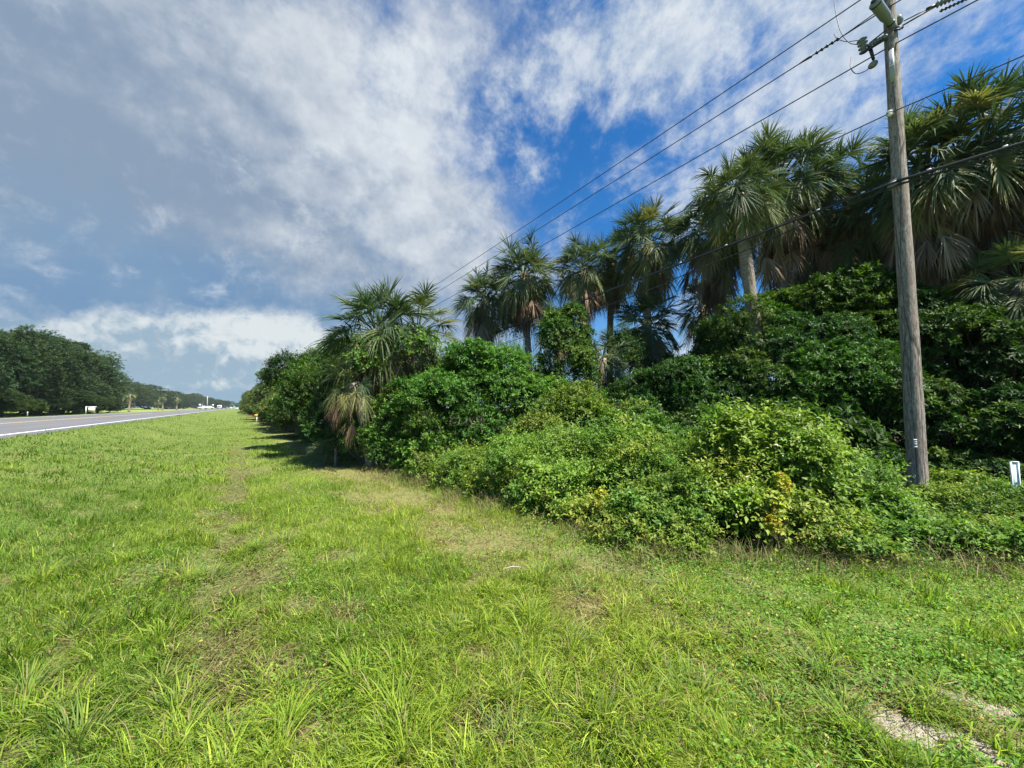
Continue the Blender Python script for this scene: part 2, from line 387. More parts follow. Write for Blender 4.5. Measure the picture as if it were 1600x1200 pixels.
EDGE = lambda x, y: np.where(y < 2.6, 3.15 + (2.6 - y) * 1.15, 3.25 - 0.055 * (y - 2.6)) + (fbm(y * 0.5 + 3, x * 0.1, 8, 3) - 0.5) * 0.5
TRACK = lambda x, y: np.exp(-((x - 0.05 + 0.10 * np.sin(y * 0.3)) / 0.24) ** 2) * ss(y, 1.5, 4)
DSPOTS = [(ground_at(*p), w) for p, w in (((450, 1035), .16), ((300, 890), .22), ((235, 900), .2), ((330, 805), .22), ((390, 735), .5), ((385, 700), .7), ((480, 1125), .10), ((110, 1095), .12), ((470, 950), .15), ((640, 1090), .10), ((880, 1110), .1), ((560, 745), .45), ((640, 775), .35), ((350, 1120), .10), ((1010, 905), .2), ((1180, 920), .25), ((900, 880), .2), ((540, 960), .12))]
def dryness(x, y):
    n = fbm(x * 0.9, y * 0.35, 21, 4); n2 = fbm(x * 2.3, y * 1.8, 33, 3)
    belt = ss(x + (n - 0.5) * 2.0, 1.3, 2.1) * (1 - ss(x + (n - 0.5) * 1.6, 2.7, 3.5)) * ss(y + x * 0.5, 1.5, 3.5)
    sp = 0
    for c, w in DSPOTS: sp = np.maximum(sp, 1 - ss(np.sqrt(((x - c.x) / w) ** 2 + ((y - c.y) / (w * 1.5)) ** 2) + (n2 - .5) * 2.0, 0.5, 1.15))
    return np.clip(sp + belt * (0.25 + 0.75 * ss(n2, 0.40, 0.6)) + TRACK(x, y) * (0.12 + ss(n2, 0.42, 0.56)) * 0.85 * (1 - ss(y, 18, 34)) + ss(n2, 0.66, 0.76) * 0.8, 0, 1)
bare1, bare2 = ground_at(1455, 1158), ground_at(1525, 1108)
def bare(x, y):
    r = 0
    for c, w, h in ((bare1, 0.42, 0.13), (bare2, 0.26, 0.07)):
        a = R(-62); e = ((x - c.x) * math.cos(a) + (y - c.y) * math.sin(a)) / w; f = (-(x - c.x) * math.sin(a) + (y - c.y) * math.cos(a)) / h
        r = np.maximum(r, 1 - ss(np.sqrt(e * e + f * f) + ((fbm(x * 9, y * 9, 4, 2) - 0.5) * 1.6), 0.45, 1.25))
    return r
def scatter(n, r0, r1, power, a0=-75, a1=80):
    """points round the camera, density ~ 1/r^power"""
    uu = rng.random(n)
    if abs(power - 2) < 1e-6: r = r0 * (r1 / r0) ** uu
    else: k = 2 - power; r = (r0 ** k + uu * (r1 ** k - r0 ** k)) ** (1 / k)
    a = R(1) * rng.uniform(a0, a1, n) + YAW
    return r * np.sin(a), r * np.cos(a), r
GREEN = np.array((0.162, 0.275, 0.022)); LIME = np.array((0.405, 0.490, 0.055)); BLUEG = np.array((0.085, 0.185, 0.060))
STRAW = np.array((0.42, 0.34, 0.16)); BROWN = np.array((0.135, 0.090, 0.052)); YELG = np.array((0.46, 0.43, 0.12))
def turf(name, n, r0, r1, power, hscale, wscale, seg, label, a0=-75, a1=80):
    x, y, r = scatter(n, r0, r1, power, a0, a1)
    keep = (x > -5.6) & (x < np.maximum(EDGE(x, y), 1.9) + 1.0) & (rng.random(n) > bare(x, y) * 0.97)
    dr0 = dryness(x, y)
    keep &= rng.random(n) > dr0 * 0.45
    x, y, r = x[keep], y[keep], r[keep]; n = len(x); dr = dr0[keep]
    P = np.stack([x, y, gz(x, y) - 0.01], 1)
    tall = 0.35 + 0.5 * ss(fbm(x * 1.1 + 5, y * 1.1, 41, 3), 0.40, 0.72); tuft = ss(fbm(x * 4.5, y * 4.5, 43, 2), 0.55, 0.75)
    short = ss(x + y * -0.35, 1.3, 2.6)             # mown flat towards the lower right
    H = hscale * (0.068 + 0.040 * tall + 0.065 * tuft) * rng.gamma(6, 1 / 6, n) * (1 - 0.45 * short * (1 - tuft)) * (1 - 0.35 * dr)
    W = wscale * rng.uniform(0.0035, 0.0075, n) * (1 + 0.5 * tuft)
    flow = fbm(x * 0.9, y * 0.9, 51, 4) * 7 + 1.0
    az = flow + rng.normal(0, 1.4, n); lean = np.abs(rng.normal(0.50, 0.38, n)) + dr * 0.5; curl = rng.uniform(0.15, 0.75, n)
    q = fbm(x * 0.6, y * 0.6, 61, 4)
    c = lerp3(GREEN, LIME, np.clip(ss(q, 0.38, 0.68) * 0.6 + ss(x, -2.0, 2.5) * 0.42 - 0.10 + rng.normal(0, 0.28, n), 0, 1))
    bl = (rng.random(n) < 0.25 + 0.35 * ss(-x, .2, 3))[:, None]; c = np.where(bl, c * 0.45 + BLUEG * 0.55, c)
    d = (rng.random(n) < 0.075 + dr * 0.70)[:, None]
    dc = lerp3(STRAW * .9, BROWN, np.clip(rng.random(n) * 1.1 + TRACK(x, y) * 0.7 - ss(x, 1, 2) * 0.4, 0, 1)); c = np.where(d, dc, c)
    c = c * (1 - dr[:, None] * 0.0) + (YELG - c) * (0.45 * dr[:, None]) * (~d)
    c = c * np.exp(rng.normal(0, 0.30 if r0 < 10 else 0.16, n))[:, None]; pl = rng.random(n) < 0.07; c[pl] = c[pl] * .5 + np.array((.55, .56, .17)) * .5
    c = np.minimum(c, 0.75)
    o = link(name, blades(P, H, W, az, lean, curl, c, name, M_GRASS, seg)); tag(o, label, 'grass', kind='stuff')
Q = 1.0
turf('grass', int(480000 * Q), 1.05, 3.4, 0.6, .80, .9, 3, 'long green grass blades in the mown verge nearest the camera', -70, 70)
turf('grass', int(620000 * Q), 3.4, 11, 1.4, .74, 1.1, 2, 'green and straw coloured verge grass running to the brush')
turf('grass', int(420000 * Q), 11, 45, 1.8, .75, 2.6, 2, 'mid distance roadside grass between road and palm thicket')
turf('grass', int(140000 * Q), 45, 300, 2.0, .8, 9, 1, 'distant roadside grass narrowing towards the horizon', -75, 20)
# coarse tussocks close to the camera
def tussocks():
    Ps, Hs, Ws, As, Ls, Cs = [], [], [], [], [], []
    spots = [(870, 1110), (800, 1150), (700, 1120), (930, 1150), (450, 1130), (430, 1180), (1000, 1060), (1230, 980), (1290, 1000), (1350, 1030), (1180, 1010), (640, 1190), (1080, 1100),
             (250, 1000), (280, 1100), (360, 980), (300, 1150), (120, 1160), (560, 1060), (900, 1020), (1260, 1060), (500, 830), (400, 860), (330, 900), (700, 930), (1400, 960), (200, 880), (1120, 960), (40, 1090)]
    for k in range(70):
        spots.append((rng.uniform(-60, 1500), rng.uniform(720, 1190)))
    for px, py in spots:
        c = ground_at(px, py)
        if c.x > 3.2 or c.x < -4.6 or bare(np.array([c.x]), np.array([c.y]))[0] > 0.2: continue
        n = int(rng.uniform(60, 130)); rad = rng.uniform(0.05, 0.14)
        a = rng.uniform(0, 6.28, n); rr = rad * np.sqrt(rng.random(n)); x, y = c.x + rr * np.cos(a), c.y + rr * np.sin(a)
        Ps.append(np.stack([x, y, gz(x, y) - 0.01], 1)); Hs.append(rng.uniform(0.12, 0.27, n) * rng.uniform(0.7, 1.1)); Ws.append(rng.uniform(0.004, 0.009, n))
        As.append(a + rng.normal(0, 0.5, n)); Ls.append(0.05 + rr / rad * 0.5 + rng.normal(0, 0.1, n))
        cc = lerp3(BLUEG if rng.random() < 0.45 else GREEN * 1.1, LIME, np.clip(rng.normal(0.45, 0.3, n), 0, 1)); dd = rng.random(n) < 0.08; cc[dd] = STRAW
        Cs.append(cc)
    P, H, W, A, L, C = map(np.concatenate, (Ps, Hs, Ws, As, Ls, Cs))
    o = link('tussock_grass', blades(P, H, W, A, L, rng.uniform(0.2, 0.6, len(P)), C, 'tussock_grass', M_GRASS, 4)); tag(o, 'coarse tall tussocks of grass standing out of the verge', 'grass', kind='stuff')
tussocks()
def weeds():
    n = 230000; x, y, r = scatter(n, 1.05, 8, 1.2)
    msk = np.clip(ss(fbm(x * 1.6 + 9, y * 1.6, 71, 3), 0.56, 0.66) * .35 + ss(x - y * 0.5, 1.2, 2.4) * 0.60 + 0.04, 0, 1)
    keep = (rng.random(n) < msk) & (x > -4.5) & (x < EDGE(x, y) + 0.5) & (bare(x, y) < 0.4)
    x, y, r = x[keep], y[keep], r[keep]; n = len(x); P = np.stack([x, y, gz(x, y) + rng.uniform(0.005, 0.07, n)], 1)
    a = rng.uniform(0, 6.28, n); D = np.stack([np.cos(a), np.sin(a), rng.normal(0.25, 0.3, n)], 1); N = np.stack([rng.normal(0, 0.4, n), rng.normal(0, 0.4, n), np.ones(n)], 1)
    L = rng.uniform(0.012, 0.028, n) * (1 + 0.05 * (r - 1)); c = lerp3((0.085, 0.22, 0.025), (0.22, 0.36, 0.045), np.clip(rng.normal(0.45, 0.3, n), 0, 1)) * rng.uniform(0.8, 1.2, n)[:, None]
    y_ = rng.random(n) < 0.04; c[y_] = (0.45, 0.42, 0.08)
    o = link('clover_weeds', leaves(P, D, N, L, L * 0.62, c, 'clover_weeds', M_LEAF)); tag(o, 'small round leaved weeds growing through the grass', 'weeds', kind='stuff')
weeds()
def thatch():
    n = 110000; x, y, r = scatter(n, 1.1, 16, 1.2); keep = (rng.random(n) < np.clip(dryness(x, y) * 1.2 + 0.08, 0, 1)) & (x > -4.5) & (x < 3.9)
    x, y, r = x[keep], y[keep], r[keep]; n = len(x); P = np.stack([x, y, gz(x, y) + rng.uniform(0.005, 0.05, n)], 1)
    c = lerp3(STRAW, BROWN, rng.random(n) ** 0.6)
    o = link('dry_thatch', blades(P, rng.uniform(0.04, 0.13, n), rng.uniform(0.002, 0.005, n) * (1 + 0.2 * r), rng.uniform(0, 6.28, n), rng.uniform(1.2, 1.6, n), rng.normal(0, 0.1, n), c, 'dry_thatch', M_DEAD, 2)); tag(o, 'brown cut straw lying in patches on the verge', 'cut grass', kind='stuff')
thatch()

def ground_cover():
    n = 260000; x = rng.uniform(2.0, 17, n) ; y = rng.uniform(-9, 26, n); e = EDGE(x, y)
    keep = (x > e - 0.1 + rng.uniform(0, .7, n)) & (rng.random(n) < np.clip(1.3 - (x - e) * 0.09, 0.15, 1)) & (x + y * .4 < 19)
    x, y, e = x[keep], y[keep], e[keep]; n = len(x); hgt = 0.10 + 0.22 * ss(fbm(x * .8, y * .8, 91, 3), .4, .7)
    P = np.stack([x, y, gz(x, y) + rng.random(n) ** 0.7 * hgt * ss(x, e - .1, e + .8)], 1); a = rng.uniform(0, 6.28, n)
    D = np.stack([np.cos(a), np.sin(a), rng.normal(0.1, 0.35, n)], 1); N = np.stack([rng.normal(0, 0.45, n), rng.normal(0, 0.45, n), np.ones(n)], 1); L = rng.uniform(0.03, 0.075, n)
    c = lerp3((0.040, 0.100, 0.018), (0.13, 0.24, 0.035), np.clip(rng.normal(0.45, 0.3, n), 0, 1)); dd = rng.random(n) < 0.12; c[dd] = BROWN * 0.9
    o = link('ground_cover', leaves(P, D, N, L, L * 0.55, c, 'ground_cover', M_LEAF)); tag(o, 'low leafy ground cover under and between the shrubs', 'ground cover', kind='stuff')
ground_cover()

def dry_edge():
    """dead grass stalks and tangle along the foot of the brush"""
    n = 26000; y = rng.uniform(-1.5, 16, n) ** 1.0; x0 = EDGE(0 * y, y); x = x0 + rng.normal(0.28, 0.30, n); m_ = fbm(y * 1.3, x * .7, 17, 3)
    keep = rng.random(n) < ss(m_, .35, .65) * .9 + .1; x, y = x[keep], y[keep]; n = len(x)
    P = np.stack([x, y, gz(x, y) - .01], 1); c = lerp3(STRAW * .9, BROWN, rng.random(n) ** .7); g = rng.random(n) < .35; c[g] = (.14, .22, .035)
    o = link('dry_stalks', blades(P, rng.uniform(.08, .34, n), rng.uniform(.003, .007, n), rng.uniform(0, 6.28, n), np.abs(rng.normal(.5, .4, n)), rng.uniform(.1, .7, n), c, 'dry_stalks', M_DEAD, 3)); tag(o, 'dead grass stalks tangled along the foot of the brush', 'dry grass', kind='stuff')
dry_edge()

def sand_grit():
    n = 9000; k = rng.random(n) < .7; c = np.where(k[:, None], np.array(bare1)[None, :2], np.array(bare2)[None, :2]); a = R(-62)
    u_, v_ = rng.normal(0, 1, n) * np.where(k, .34, .22), rng.normal(0, 1, n) * np.where(k, .11, .06)
    x = c[:, 0] + u_ * math.cos(a) - v_ * math.sin(a); y = c[:, 1] + u_ * math.sin(a) + v_ * math.cos(a)
    P = np.stack([x, y, gz(x, y) + rng.uniform(.001, .008, n)], 1); q = rng.uniform(0, 6.28, n); D = np.stack([np.cos(q), np.sin(q), rng.normal(0, .3, n)], 1)
    N = np.stack([rng.normal(0, .5, n), rng.normal(0, .5, n), np.ones(n)], 1); L = rng.uniform(.002, .008, n); col_ = lerp3((.16, .125, .09), (.60, .53, .41), rng.random(n))
    o = link('sand_grit', leaves(P, D, N, L, L * .8, col_, 'sand_grit', M_DEAD)); tag(o, 'pale sandy grit and crumbs on the bare patches at the lower right', 'grit', kind='stuff')
sand_grit()

# ------------------------------------------------------------------ plants
def tube(path, radii, n=8, cap=True):
    """skin a path (k,3) with radii -> V, F"""
    path = np.asarray(path, float); k = len(path); t = norm(np.gradient(path, axis=0))
    ref = np.array([0.0, 0, 1]) if abs(t[0][2]) < 0.9 else np.array([1.0, 0, 0])
    s = norm(np.cross(t, ref)); b_ = np.cross(t, s); a = np.linspace(0, 2 * np.pi, n, endpoint=False)
    V = path[:, None, :] + np.asarray(radii)[:, None, None] * (s[:, None, :] * np.cos(a)[None, :, None] + b_[:, None, :] * np.sin(a)[None, :, None])
    V = V.reshape(-1, 3); F = []
    for i_ in range(k - 1):
        for j in range(n): F.append((i_ * n + j, i_ * n + (j + 1) % n, (i_ + 1) * n + (j + 1) % n, (i_ + 1) * n + j))
    if cap:
        V = np.concatenate([V, path[:1], path[-1:]]); c0, c1 = k * n, k * n + 1
        for j in range(n): F.append((c0, (j + 1) % n, j, c0)); F.append((c1, (k - 1) * n + j, (k - 1) * n + (j + 1) % n, c1))
    return V, F
def join(parts):
    Vs, Q, T, o = [], [], [], 0
    for V, F in parts:
        Vs.append(V)
        for f in F:
            f = list(f); 
            if len(f) == 4 and f[0] == f[3]: f = f[:3]
            (Q if len(f) == 4 else T).append([i_ + o for i_ in f])
        o += len(V)
    out = []
    if Q: out.append(np.array(Q))
    if T: out.append(np.array(T))
    return np.concatenate(Vs), out
def wmesh(name, parts, mat, smooth_=True):
    V, F = join(parts); return mesh_np(name, V, F, mat, smooth_=smooth_)

def wob(d, seed, f=2.2):
    """smooth lumpy function on the sphere, about -1..1"""
    r = np.random.default_rng(seed); o = 0
    for k in range(7):
        a = r.normal(0, 1, 3) * f * (1 + k * 0.35); o = o + np.sin(d @ a + r.uniform(0, 6.28)) / (1 + 0.3 * k)
    return o / 2.6
def sprigs(name, lobes, dens, leafL, pal, seed, mat=None, K=12, sprL=0.30, aspect=0.5, up=0.5, lump=0.16, inner=0.30, shoots=0.0, origin=(0, 0, 0), floor=0.0, tipc=None):
    """foliage: leafy sprigs spread over and through a set of ellipsoid lobes (cx,cy,cz,rx,ry,rz)"""
    r = np.random.default_rng(seed); A, B, O, LB, LS, LH = [], [], [], [], [], []
    L = np.array(lobes, float)
    for li, (cx, cy, cz, rx, ry, rz) in enumerate(L):
        area = 4 * np.pi * ((rx * ry) ** 1.6 / 3 + (rx * rz) ** 1.6 / 3 + (ry * rz) ** 1.6 / 3) ** (1 / 1.6); n = int(area * dens)
        d = norm(r.normal(0, 1, (n, 3))); d[:, 2] = np.where(d[:, 2] < -0.35, -d[:, 2], d[:, 2])
        w = 1 + lump * wob(d, seed * 31 + li) + lump * 0.6 * wob(d, seed * 31 + li + 500, 6.0)
        dep = np.where(r.random(n) < inner, r.uniform(0.45, 0.9, n), r.uniform(0.88, 1.03, n)); sh = r.random(n) < shoots
        dep = np.where(sh, dep + r.uniform(0.02, 0.22, n), dep)
        p = np.array([cx, cy, cz]) + d * np.array([rx, ry, rz]) * (w * dep)[:, None]
        ok = p[:, 2] > floor
        for lj, (ax, ay, az_, bx, by, bz) in enumerate(L):
            if lj == li: continue
            q = ((p - np.array([ax, ay, az_])) / np.array([bx, by, bz])); ok &= (q ** 2).sum(1) > 0.50
        A.append(p[ok]); O.append(d[ok]); B.append(sh[ok]); LB.append(np.full(int(ok.sum()), r.normal(0, .17))); LS.append(np.full(int(ok.sum()), math.exp(r.normal(0, .22)))); LH.append(np.repeat(np.array([[1 + max(-.12, r.normal(0.05, .16)), 1.0, 1 + r.normal(0, .15)]]), int(ok.sum()), 0))
    p = np.concatenate(A); d = np.concatenate(O); sh = np.concatenate(B); n = len(p)
    ax = norm(d * 0.8 + r.normal(0, 0.55, (n, 3)) + np.array([0, 0, up]) + np.where(sh, 0.5, 0)[:, None] * np.array([0, 0, 1.0]))
    ln = sprL * r.uniform(0.6, 1.3, n) * np.where(sh, 2.3, 1)
    cl = np.clip(0.5 + 0.28 * wob(p, seed + 9, 1.6) + r.normal(0, 0.14, n) + np.concatenate(LB), 0, 1)          # colour by branch
    t = (np.arange(K) + 0.7) / K
    perp = norm(np.cross(ax, r.normal(0, 1, (n, 3)))); q = np.cross(ax, perp)
    g = np.arange(K) * 2.4
    pos = p[:, None, :] + ax[:, None, :] * (ln[:, None] * (t - 0.35))[:, :, None]
    pos[:, :, 2] -= (ln[:, None] * t ** 2 * 0.35)
    out = perp[:, None, :] * np.cos(g)[None, :, None] + q[:, None, :] * np.sin(g)[None, :, None]
    D = out * 0.9 + ax[:, None, :] * 0.55 + r.normal(0, 0.22, (n, K, 3)); D[:, :, 2] -= 0.10
    N = np.array([0, 0, 1.0]) * 0.9 + ax[:, None, :] * 0.5 + r.normal(0, 0.38, (n, K, 3))
    LL = leafL * np.concatenate(LS)[:, None] * r.uniform(0.65, 1.25, (n, K)) * (1.05 - 0.35 * np.abs(t - 0.45))[None, :]
    c = np.clip(cl[:, None] * 0.65 + (t[None, :] ** 2) * 0.36 + r.normal(0, 0.10, (n, K)), 0, 1).reshape(-1)
    col = lerp3(pal[0], pal[1], np.clip(c * 2, 0, 1)); hi = c > 0.5; col[hi] = lerp3(pal[1], pal[2], np.clip(c * 2 - 1, 0, 1))[hi]
    if tipc is not None:
        m_ = r.random(len(col)) < tipc[1]; col[m_] = np.array(tipc[0])
    col = col * r.uniform(0.8, 1.2, len(col))[:, None] * np.repeat(np.concatenate(LH), K, 0)
    pos = pos.reshape(-1, 3) - np.array(origin)
    me = leaves(pos, D.reshape(-1, 3), N.reshape(-1, 3), LL.reshape(-1), LL.reshape(-1) * aspect, col, name, mat or M_LEAF)
    return me, p
def limbs(base, targets, r0, seed, nseg=6, name='stems', mat=None, sides=5):
    r = np.random.default_rng(seed); parts = []
    for tg in targets:
        tg = np.asarray(tg); b0 = np.asarray(base) + r.normal(0, 0.05, 3) * np.array([1, 1, 0]); mid = (b0 + tg) / 2 + r.normal(0, 0.10, 3) * np.linalg.norm(tg - b0); mid[2] = max(mid[2], 0.1)
        t = np.linspace(0, 1, nseg)[:, None]; path = (1 - t) ** 2 * b0 + 2 * t * (1 - t) * mid + t ** 2 * tg
        parts.append(tube(path, np.linspace(r0, r0 * 0.18, nseg) * r.uniform(0.6, 1), sides, cap=False))
    return wmesh(name, parts, mat or M_TWIG)
PAL_PEPPER = ((0.035, 0.085, 0.015), (0.085, 0.190, 0.024), (0.185, 0.320, 0.042))
PAL_DARK = ((0.016, 0.042, 0.010), (0.036, 0.095, 0.015), (0.130, 0.235, 0.028))  # dark green leaves, lowered further to put the back trees' shade into colour
PAL_BRIGHT = ((0.080, 0.160, 0.024), (0.190, 0.305, 0.040), (0.330, 0.430, 0.075))
PAL_THICK = ((0.060, 0.130, 0.020), (0.160, 0.275, 0.034), (0.310, 0.405, 0.062))
PAL_VINE = ((0.050, 0.115, 0.020), (0.110, 0.210, 0.030), (0.230, 0.340, 0.052))
PAL_FAR = ((0.028, 0.052, 0.020), (0.044, 0.082, 0.026), (0.080, 0.128, 0.038))
PAL_FARR = ((0.060, 0.105, 0.030), (0.105, 0.165, 0.040), (0.190, 0.240, 0.065))

def sublobes(lobes, n, seed, f0=.30, f1=.46):
    """break big lobes into many smaller swellings standing on their surface"""
    r = np.random.default_rng(seed * 77); out = []
    for (cx, cy, cz, rx, ry, rz) in lobes:
        out.append((cx, cy, cz, rx * .86, ry * .86, rz * .86))
        for k in range(n):
            z = r.uniform(-.25, 1); a = r.uniform(0, 6.28) ; q = math.sqrt(max(0, 1 - z * z)); f = r.uniform(f0, f1); g = r.uniform(.74, .9)
            out.append((cx + rx * q * math.cos(a) * g, cy + ry * q * math.sin(a) * g, cz + rz * z * g, rx * f, ry * f, rz * f * r.uniform(.8, 1.1)))
    return out
def shrub(name, label, cat, spec, dens, leafL, pal, seed, group=None, stem_r=0.03, sub=9, **kw):
    """spec: (px, py, D, r_horizontal, r_vertical) lobes placed through the photo at real distance"""
    lobes = []
    for px, py, D, rx, rz in spec:
        c = at(px, py, D); cz = max(c.z, rz * 0.35); lobes.append((c.x, c.y, cz, rx, rx * 0.95, rz))
    L0 = np.array(lobes); w = L0[:, 3:4] ** 2; bx, by = (L0[:, :2] * w).sum(0) / w.sum(); base = (float(bx), float(by), 0.0)
    base = (base[0], base[1], float(gz(base[0], base[1])))
    root = tag(empty(name, base), label, cat, group)
    lobes = sublobes(lobes, sub, seed) if sub else lobes
    me, p = sprigs('foliage', lobes, dens, leafL, pal, seed, origin=base, **kw); link('foliage', me, root)
    r = np.random.default_rng(seed + 1); tg = p[r.choice(len(p), min(len(p), 26))] - np.array(base)
    for t_ in tg: t_[:2] *= 0.9
    link('stems', limbs((0, 0, 0), tg, stem_r, seed), root)
    return root

# ---- cabbage palms
def fan(base, dirv, nrm, Lf, n, spread, wid, fold, droop, r, tcol, seg=3, joined=0.22):
    """one fan leaf: n tapering leaflets from base in the plane of dirv; returns V, quads, tris, tint"""
    side = norm(np.cross(nrm, dirv)); th = np.linspace(-spread, spread, n) + r.normal(0, 0.04, n)
    Ln = Lf * (0.60 + 0.36 * np.cos(th * 0.8)) * r.uniform(0.82, 1.08, n)
    base = base + dirv[None, :] * (Lf * 0.26 * np.maximum(0, np.cos(th)) ** 1.5)[:, None] - np.array([0, 0, 1.0]) * (Lf * 0.06 * np.maximum(0, np.cos(th)) ** 2)[:, None]
    dl = norm(np.cos(th)[:, None] * dirv + np.sin(th)[:, None] * side + nrm * (np.abs(np.sin(th)) * fold)[:, None] + r.normal(0, 0.05, (n, 3)))
    sd = norm(np.cross(np.broadcast_to(nrm, dl.shape), dl)); sd = norm(sd + nrm * r.normal(0, 0.55, (n, 1))); ts = np.array([0.0, joined, 0.62, 1.0]); W = []
    pts = []
    for k, t in enumerate(ts):
        p = base + dl * (Ln * t)[:, None]; p = p - np.array([0, 0, 1.0]) * (Ln * droop * (max(0, t - joined * 0.6)) ** 1.8 * r.uniform(0.6, 1.5, n))[:, None]
        pts.append(p); w = [wid * 0.5, wid, wid * 0.66, 0.0][k] * np.ones(n)
        W.append(w)
    Vv = []
    for k in range(3): Vv += [pts[k] - sd * W[k][:, None] / 2, pts[k] + sd * W[k][:, None] / 2]
    Vv.append(pts[3]); V = np.stack(Vv, 1).reshape(-1, 3); b_ = (np.arange(n) * 7)[:, None]
    Qd = np.concatenate([b_ + np.array([[0, 1, 3, 2]]), b_ + np.array([[2, 3, 5, 4]])]); T = b_ + np.array([[4, 5, 6]])
    c = np.repeat(tcol[None, :] * r.uniform(0.82, 1.18, (n, 1)), 7, 0)
    return V, Qd, T, c
def fan_crown(name, specs, mat, r):
    """specs: list of (elev, azim, petiole, Lf, n, spread, wid, fold, droop, colour, petiole droop)"""
    Vs, Qs, Ts, Cs, o = [], [], [], [], 0
    for el, az, pet, Lf, n, spread, wid, fold, droop, colr, pd, zo in specs:
        h = np.array([math.cos(az), math.sin(az), 0]); ts = np.linspace(0, 1, 5); path = []; e = el; p = np.array([0, 0, zo + r.uniform(-0.12, 0.12)]) + h * 0.08
        for k in range(5):
            path.append(p.copy()); p = p + pet / 4 * (h * math.cos(e) + np.array([0, 0, 1]) * math.sin(e)); e -= pd / 4
        path = np.array(path); dirv = norm(h * math.cos(e) + np.array([0, 0, 1]) * math.sin(e)); sidev = np.array([-h[1], h[0], 0]); nrm = norm(np.cross(dirv, sidev)) 
        if nrm[2] < 0 and abs(e) < 1.4: nrm = -nrm
        tw = r.normal(0, 0.5); nrm = norm(nrm * math.cos(tw) + sidev * math.sin(tw))
        PV, PF = tube(path, np.linspace(0.022, 0.012, 5), 3, cap=False); PF = np.array(PF)
        Vs.append(PV); Qs.append(PF + o); Cs.append(np.repeat(np.array([colr]) * 1.15, len(PV), 0)); o += len(PV)
        V, Qd, T, c = fan(path[-1], dirv, nrm, Lf, n, spread, wid, fold, droop, r, np.array(colr))
        Vs.append(V); Qs.append(Qd + o); Ts.append(T + o); Cs.append(c); o += len(V)
    return mesh_np(name, np.concatenate(Vs), [np.concatenate(Qs), np.concatenate(Ts)], mat, np.concatenate(Cs))
PG = np.array((0.075, 0.122, 0.052)); PGY = np.array((0.185, 0.215, 0.080)); PY = np.array((0.36, 0.31, 0.10)); PD = np.array((0.34, 0.25, 0.16)); PDD = np.array((0.15, 0.10, 0.07)); PO = np.array((0.36, 0.21, 0.13))
def palm_meshes(seed, Rc=1.0, nf=34, nd=14, detail=1.0, orange=0.3, elmin=-35, deadlen=1.0, fanN=40, skirt=0.7):
    """crown and dead skirt, centred at the origin; Rc = crown radius / 1.9 m"""
    r = np.random.default_rng(seed); G, Dd = [], []; nf = int(nf * (1.75 if detail > .8 else 1)); nd = int(nd * (1.6 if detail > .8 else 1))
    for k in range(nf):
        f = k / max(1, nf - 1); el = R(86 - (86 - elmin) * f ** 0.75 + r.normal(0, 9)); az = k * 2.399 + r.normal(0, 0.25)
        old = ss(np.array([f + r.normal(0, 0.10)]), 0.62, 1.0)[0]; cl = PG * r.uniform(0.8, 1.25) * (1 - old) + PGY * old
        if r.random() < 0.08 + 0.22 * old: cl = cl * 0.5 + PY * 0.5
        if r.random() < 0.28: cl = cl * 0.5 + PGY * 0.5
        G.append((el, az, Rc * r.uniform(0.42, 0.98), min(Rc, 1.0) * r.uniform(0.74, 0.94), int(fanN * detail), R(r.uniform(80, 112)), 0.034 * Rc * (1 / detail) ** 0.7, r.uniform(0.1, 0.75), 0.20 + 0.42 * f + r.uniform(-0.1, 0.25), cl, R(10 + 34 * f), 0.1 - 0.35 * f * Rc))
    for k in range(nd):
        el = R(r.uniform(-80, -30)); az = r.uniform(0, 6.28); cl = PD * (1 - orange) + PO * orange
        cl = cl * r.uniform(0.30, 1.15); g = r.random()
        if g < 0.25: cl = cl * .5 + PGY * .5
        Dd.append((el, az, Rc * r.uniform(0.45, 0.95), min(Rc, 1.0) * r.uniform(0.60, 0.92) * deadlen, int(26 * detail), R(r.uniform(22, 60)), 0.032 * Rc * (1 / detail) ** 0.7, r.uniform(0.3, 1.1), 0.55, cl, R(30), -skirt * Rc * r.random() - .1))
    me = fan_crown('crown', G, M_PALM, r)
    md = fan_crown('dead_fronds', Dd, M_DEAD, r) if nd else None
    return me, md
def palm(label, px, py, D, Rc, seed, lean=(0.0, 0.0), tr=0.135, group='cabbage palms rising out of the thicket', nf=34, nd=14, name='cabbage_palm', base=None, ground_z=None, **kw):
    top = at(px, py, D); top = np.array(top); Rc = Rc * 1.10
    if py < 450 and D < 20: top[2] -= 0.42 * Rc
    b0 = np.array([top[0] + lean[0], top[1] + lean[1], 0.0]) if base is None else np.array(base)
    b0[2] = float(gz(b0[0], b0[1])) - 0.05
    root = tag(empty(name, tuple(b0)), label, 'palm tree', group)
    me, md = palm_meshes(seed, Rc, nf, nd, **kw)
    c = link('crown', me, root, tuple(top - b0))
    if md: link('dead_fronds', md, root, tuple(top - b0))
    t = np.linspace(0, 1, 12)[:, None]; e = top - b0; bend = np.array([e[0], e[1], 0]) * 0.35
    path = t * e + (t * (1 - t)) * -bend
    rad = tr * (1.12 - 0.16 * t[:, 0]) * (1 + 0.04 * np.sin(t[:, 0] * 37)); rad[-1] *= 1.25; rad[-2] *= 1.15
    link('trunk', wmesh('trunk', [tube(path, rad, 12)], M_PBARK), root)
    return root

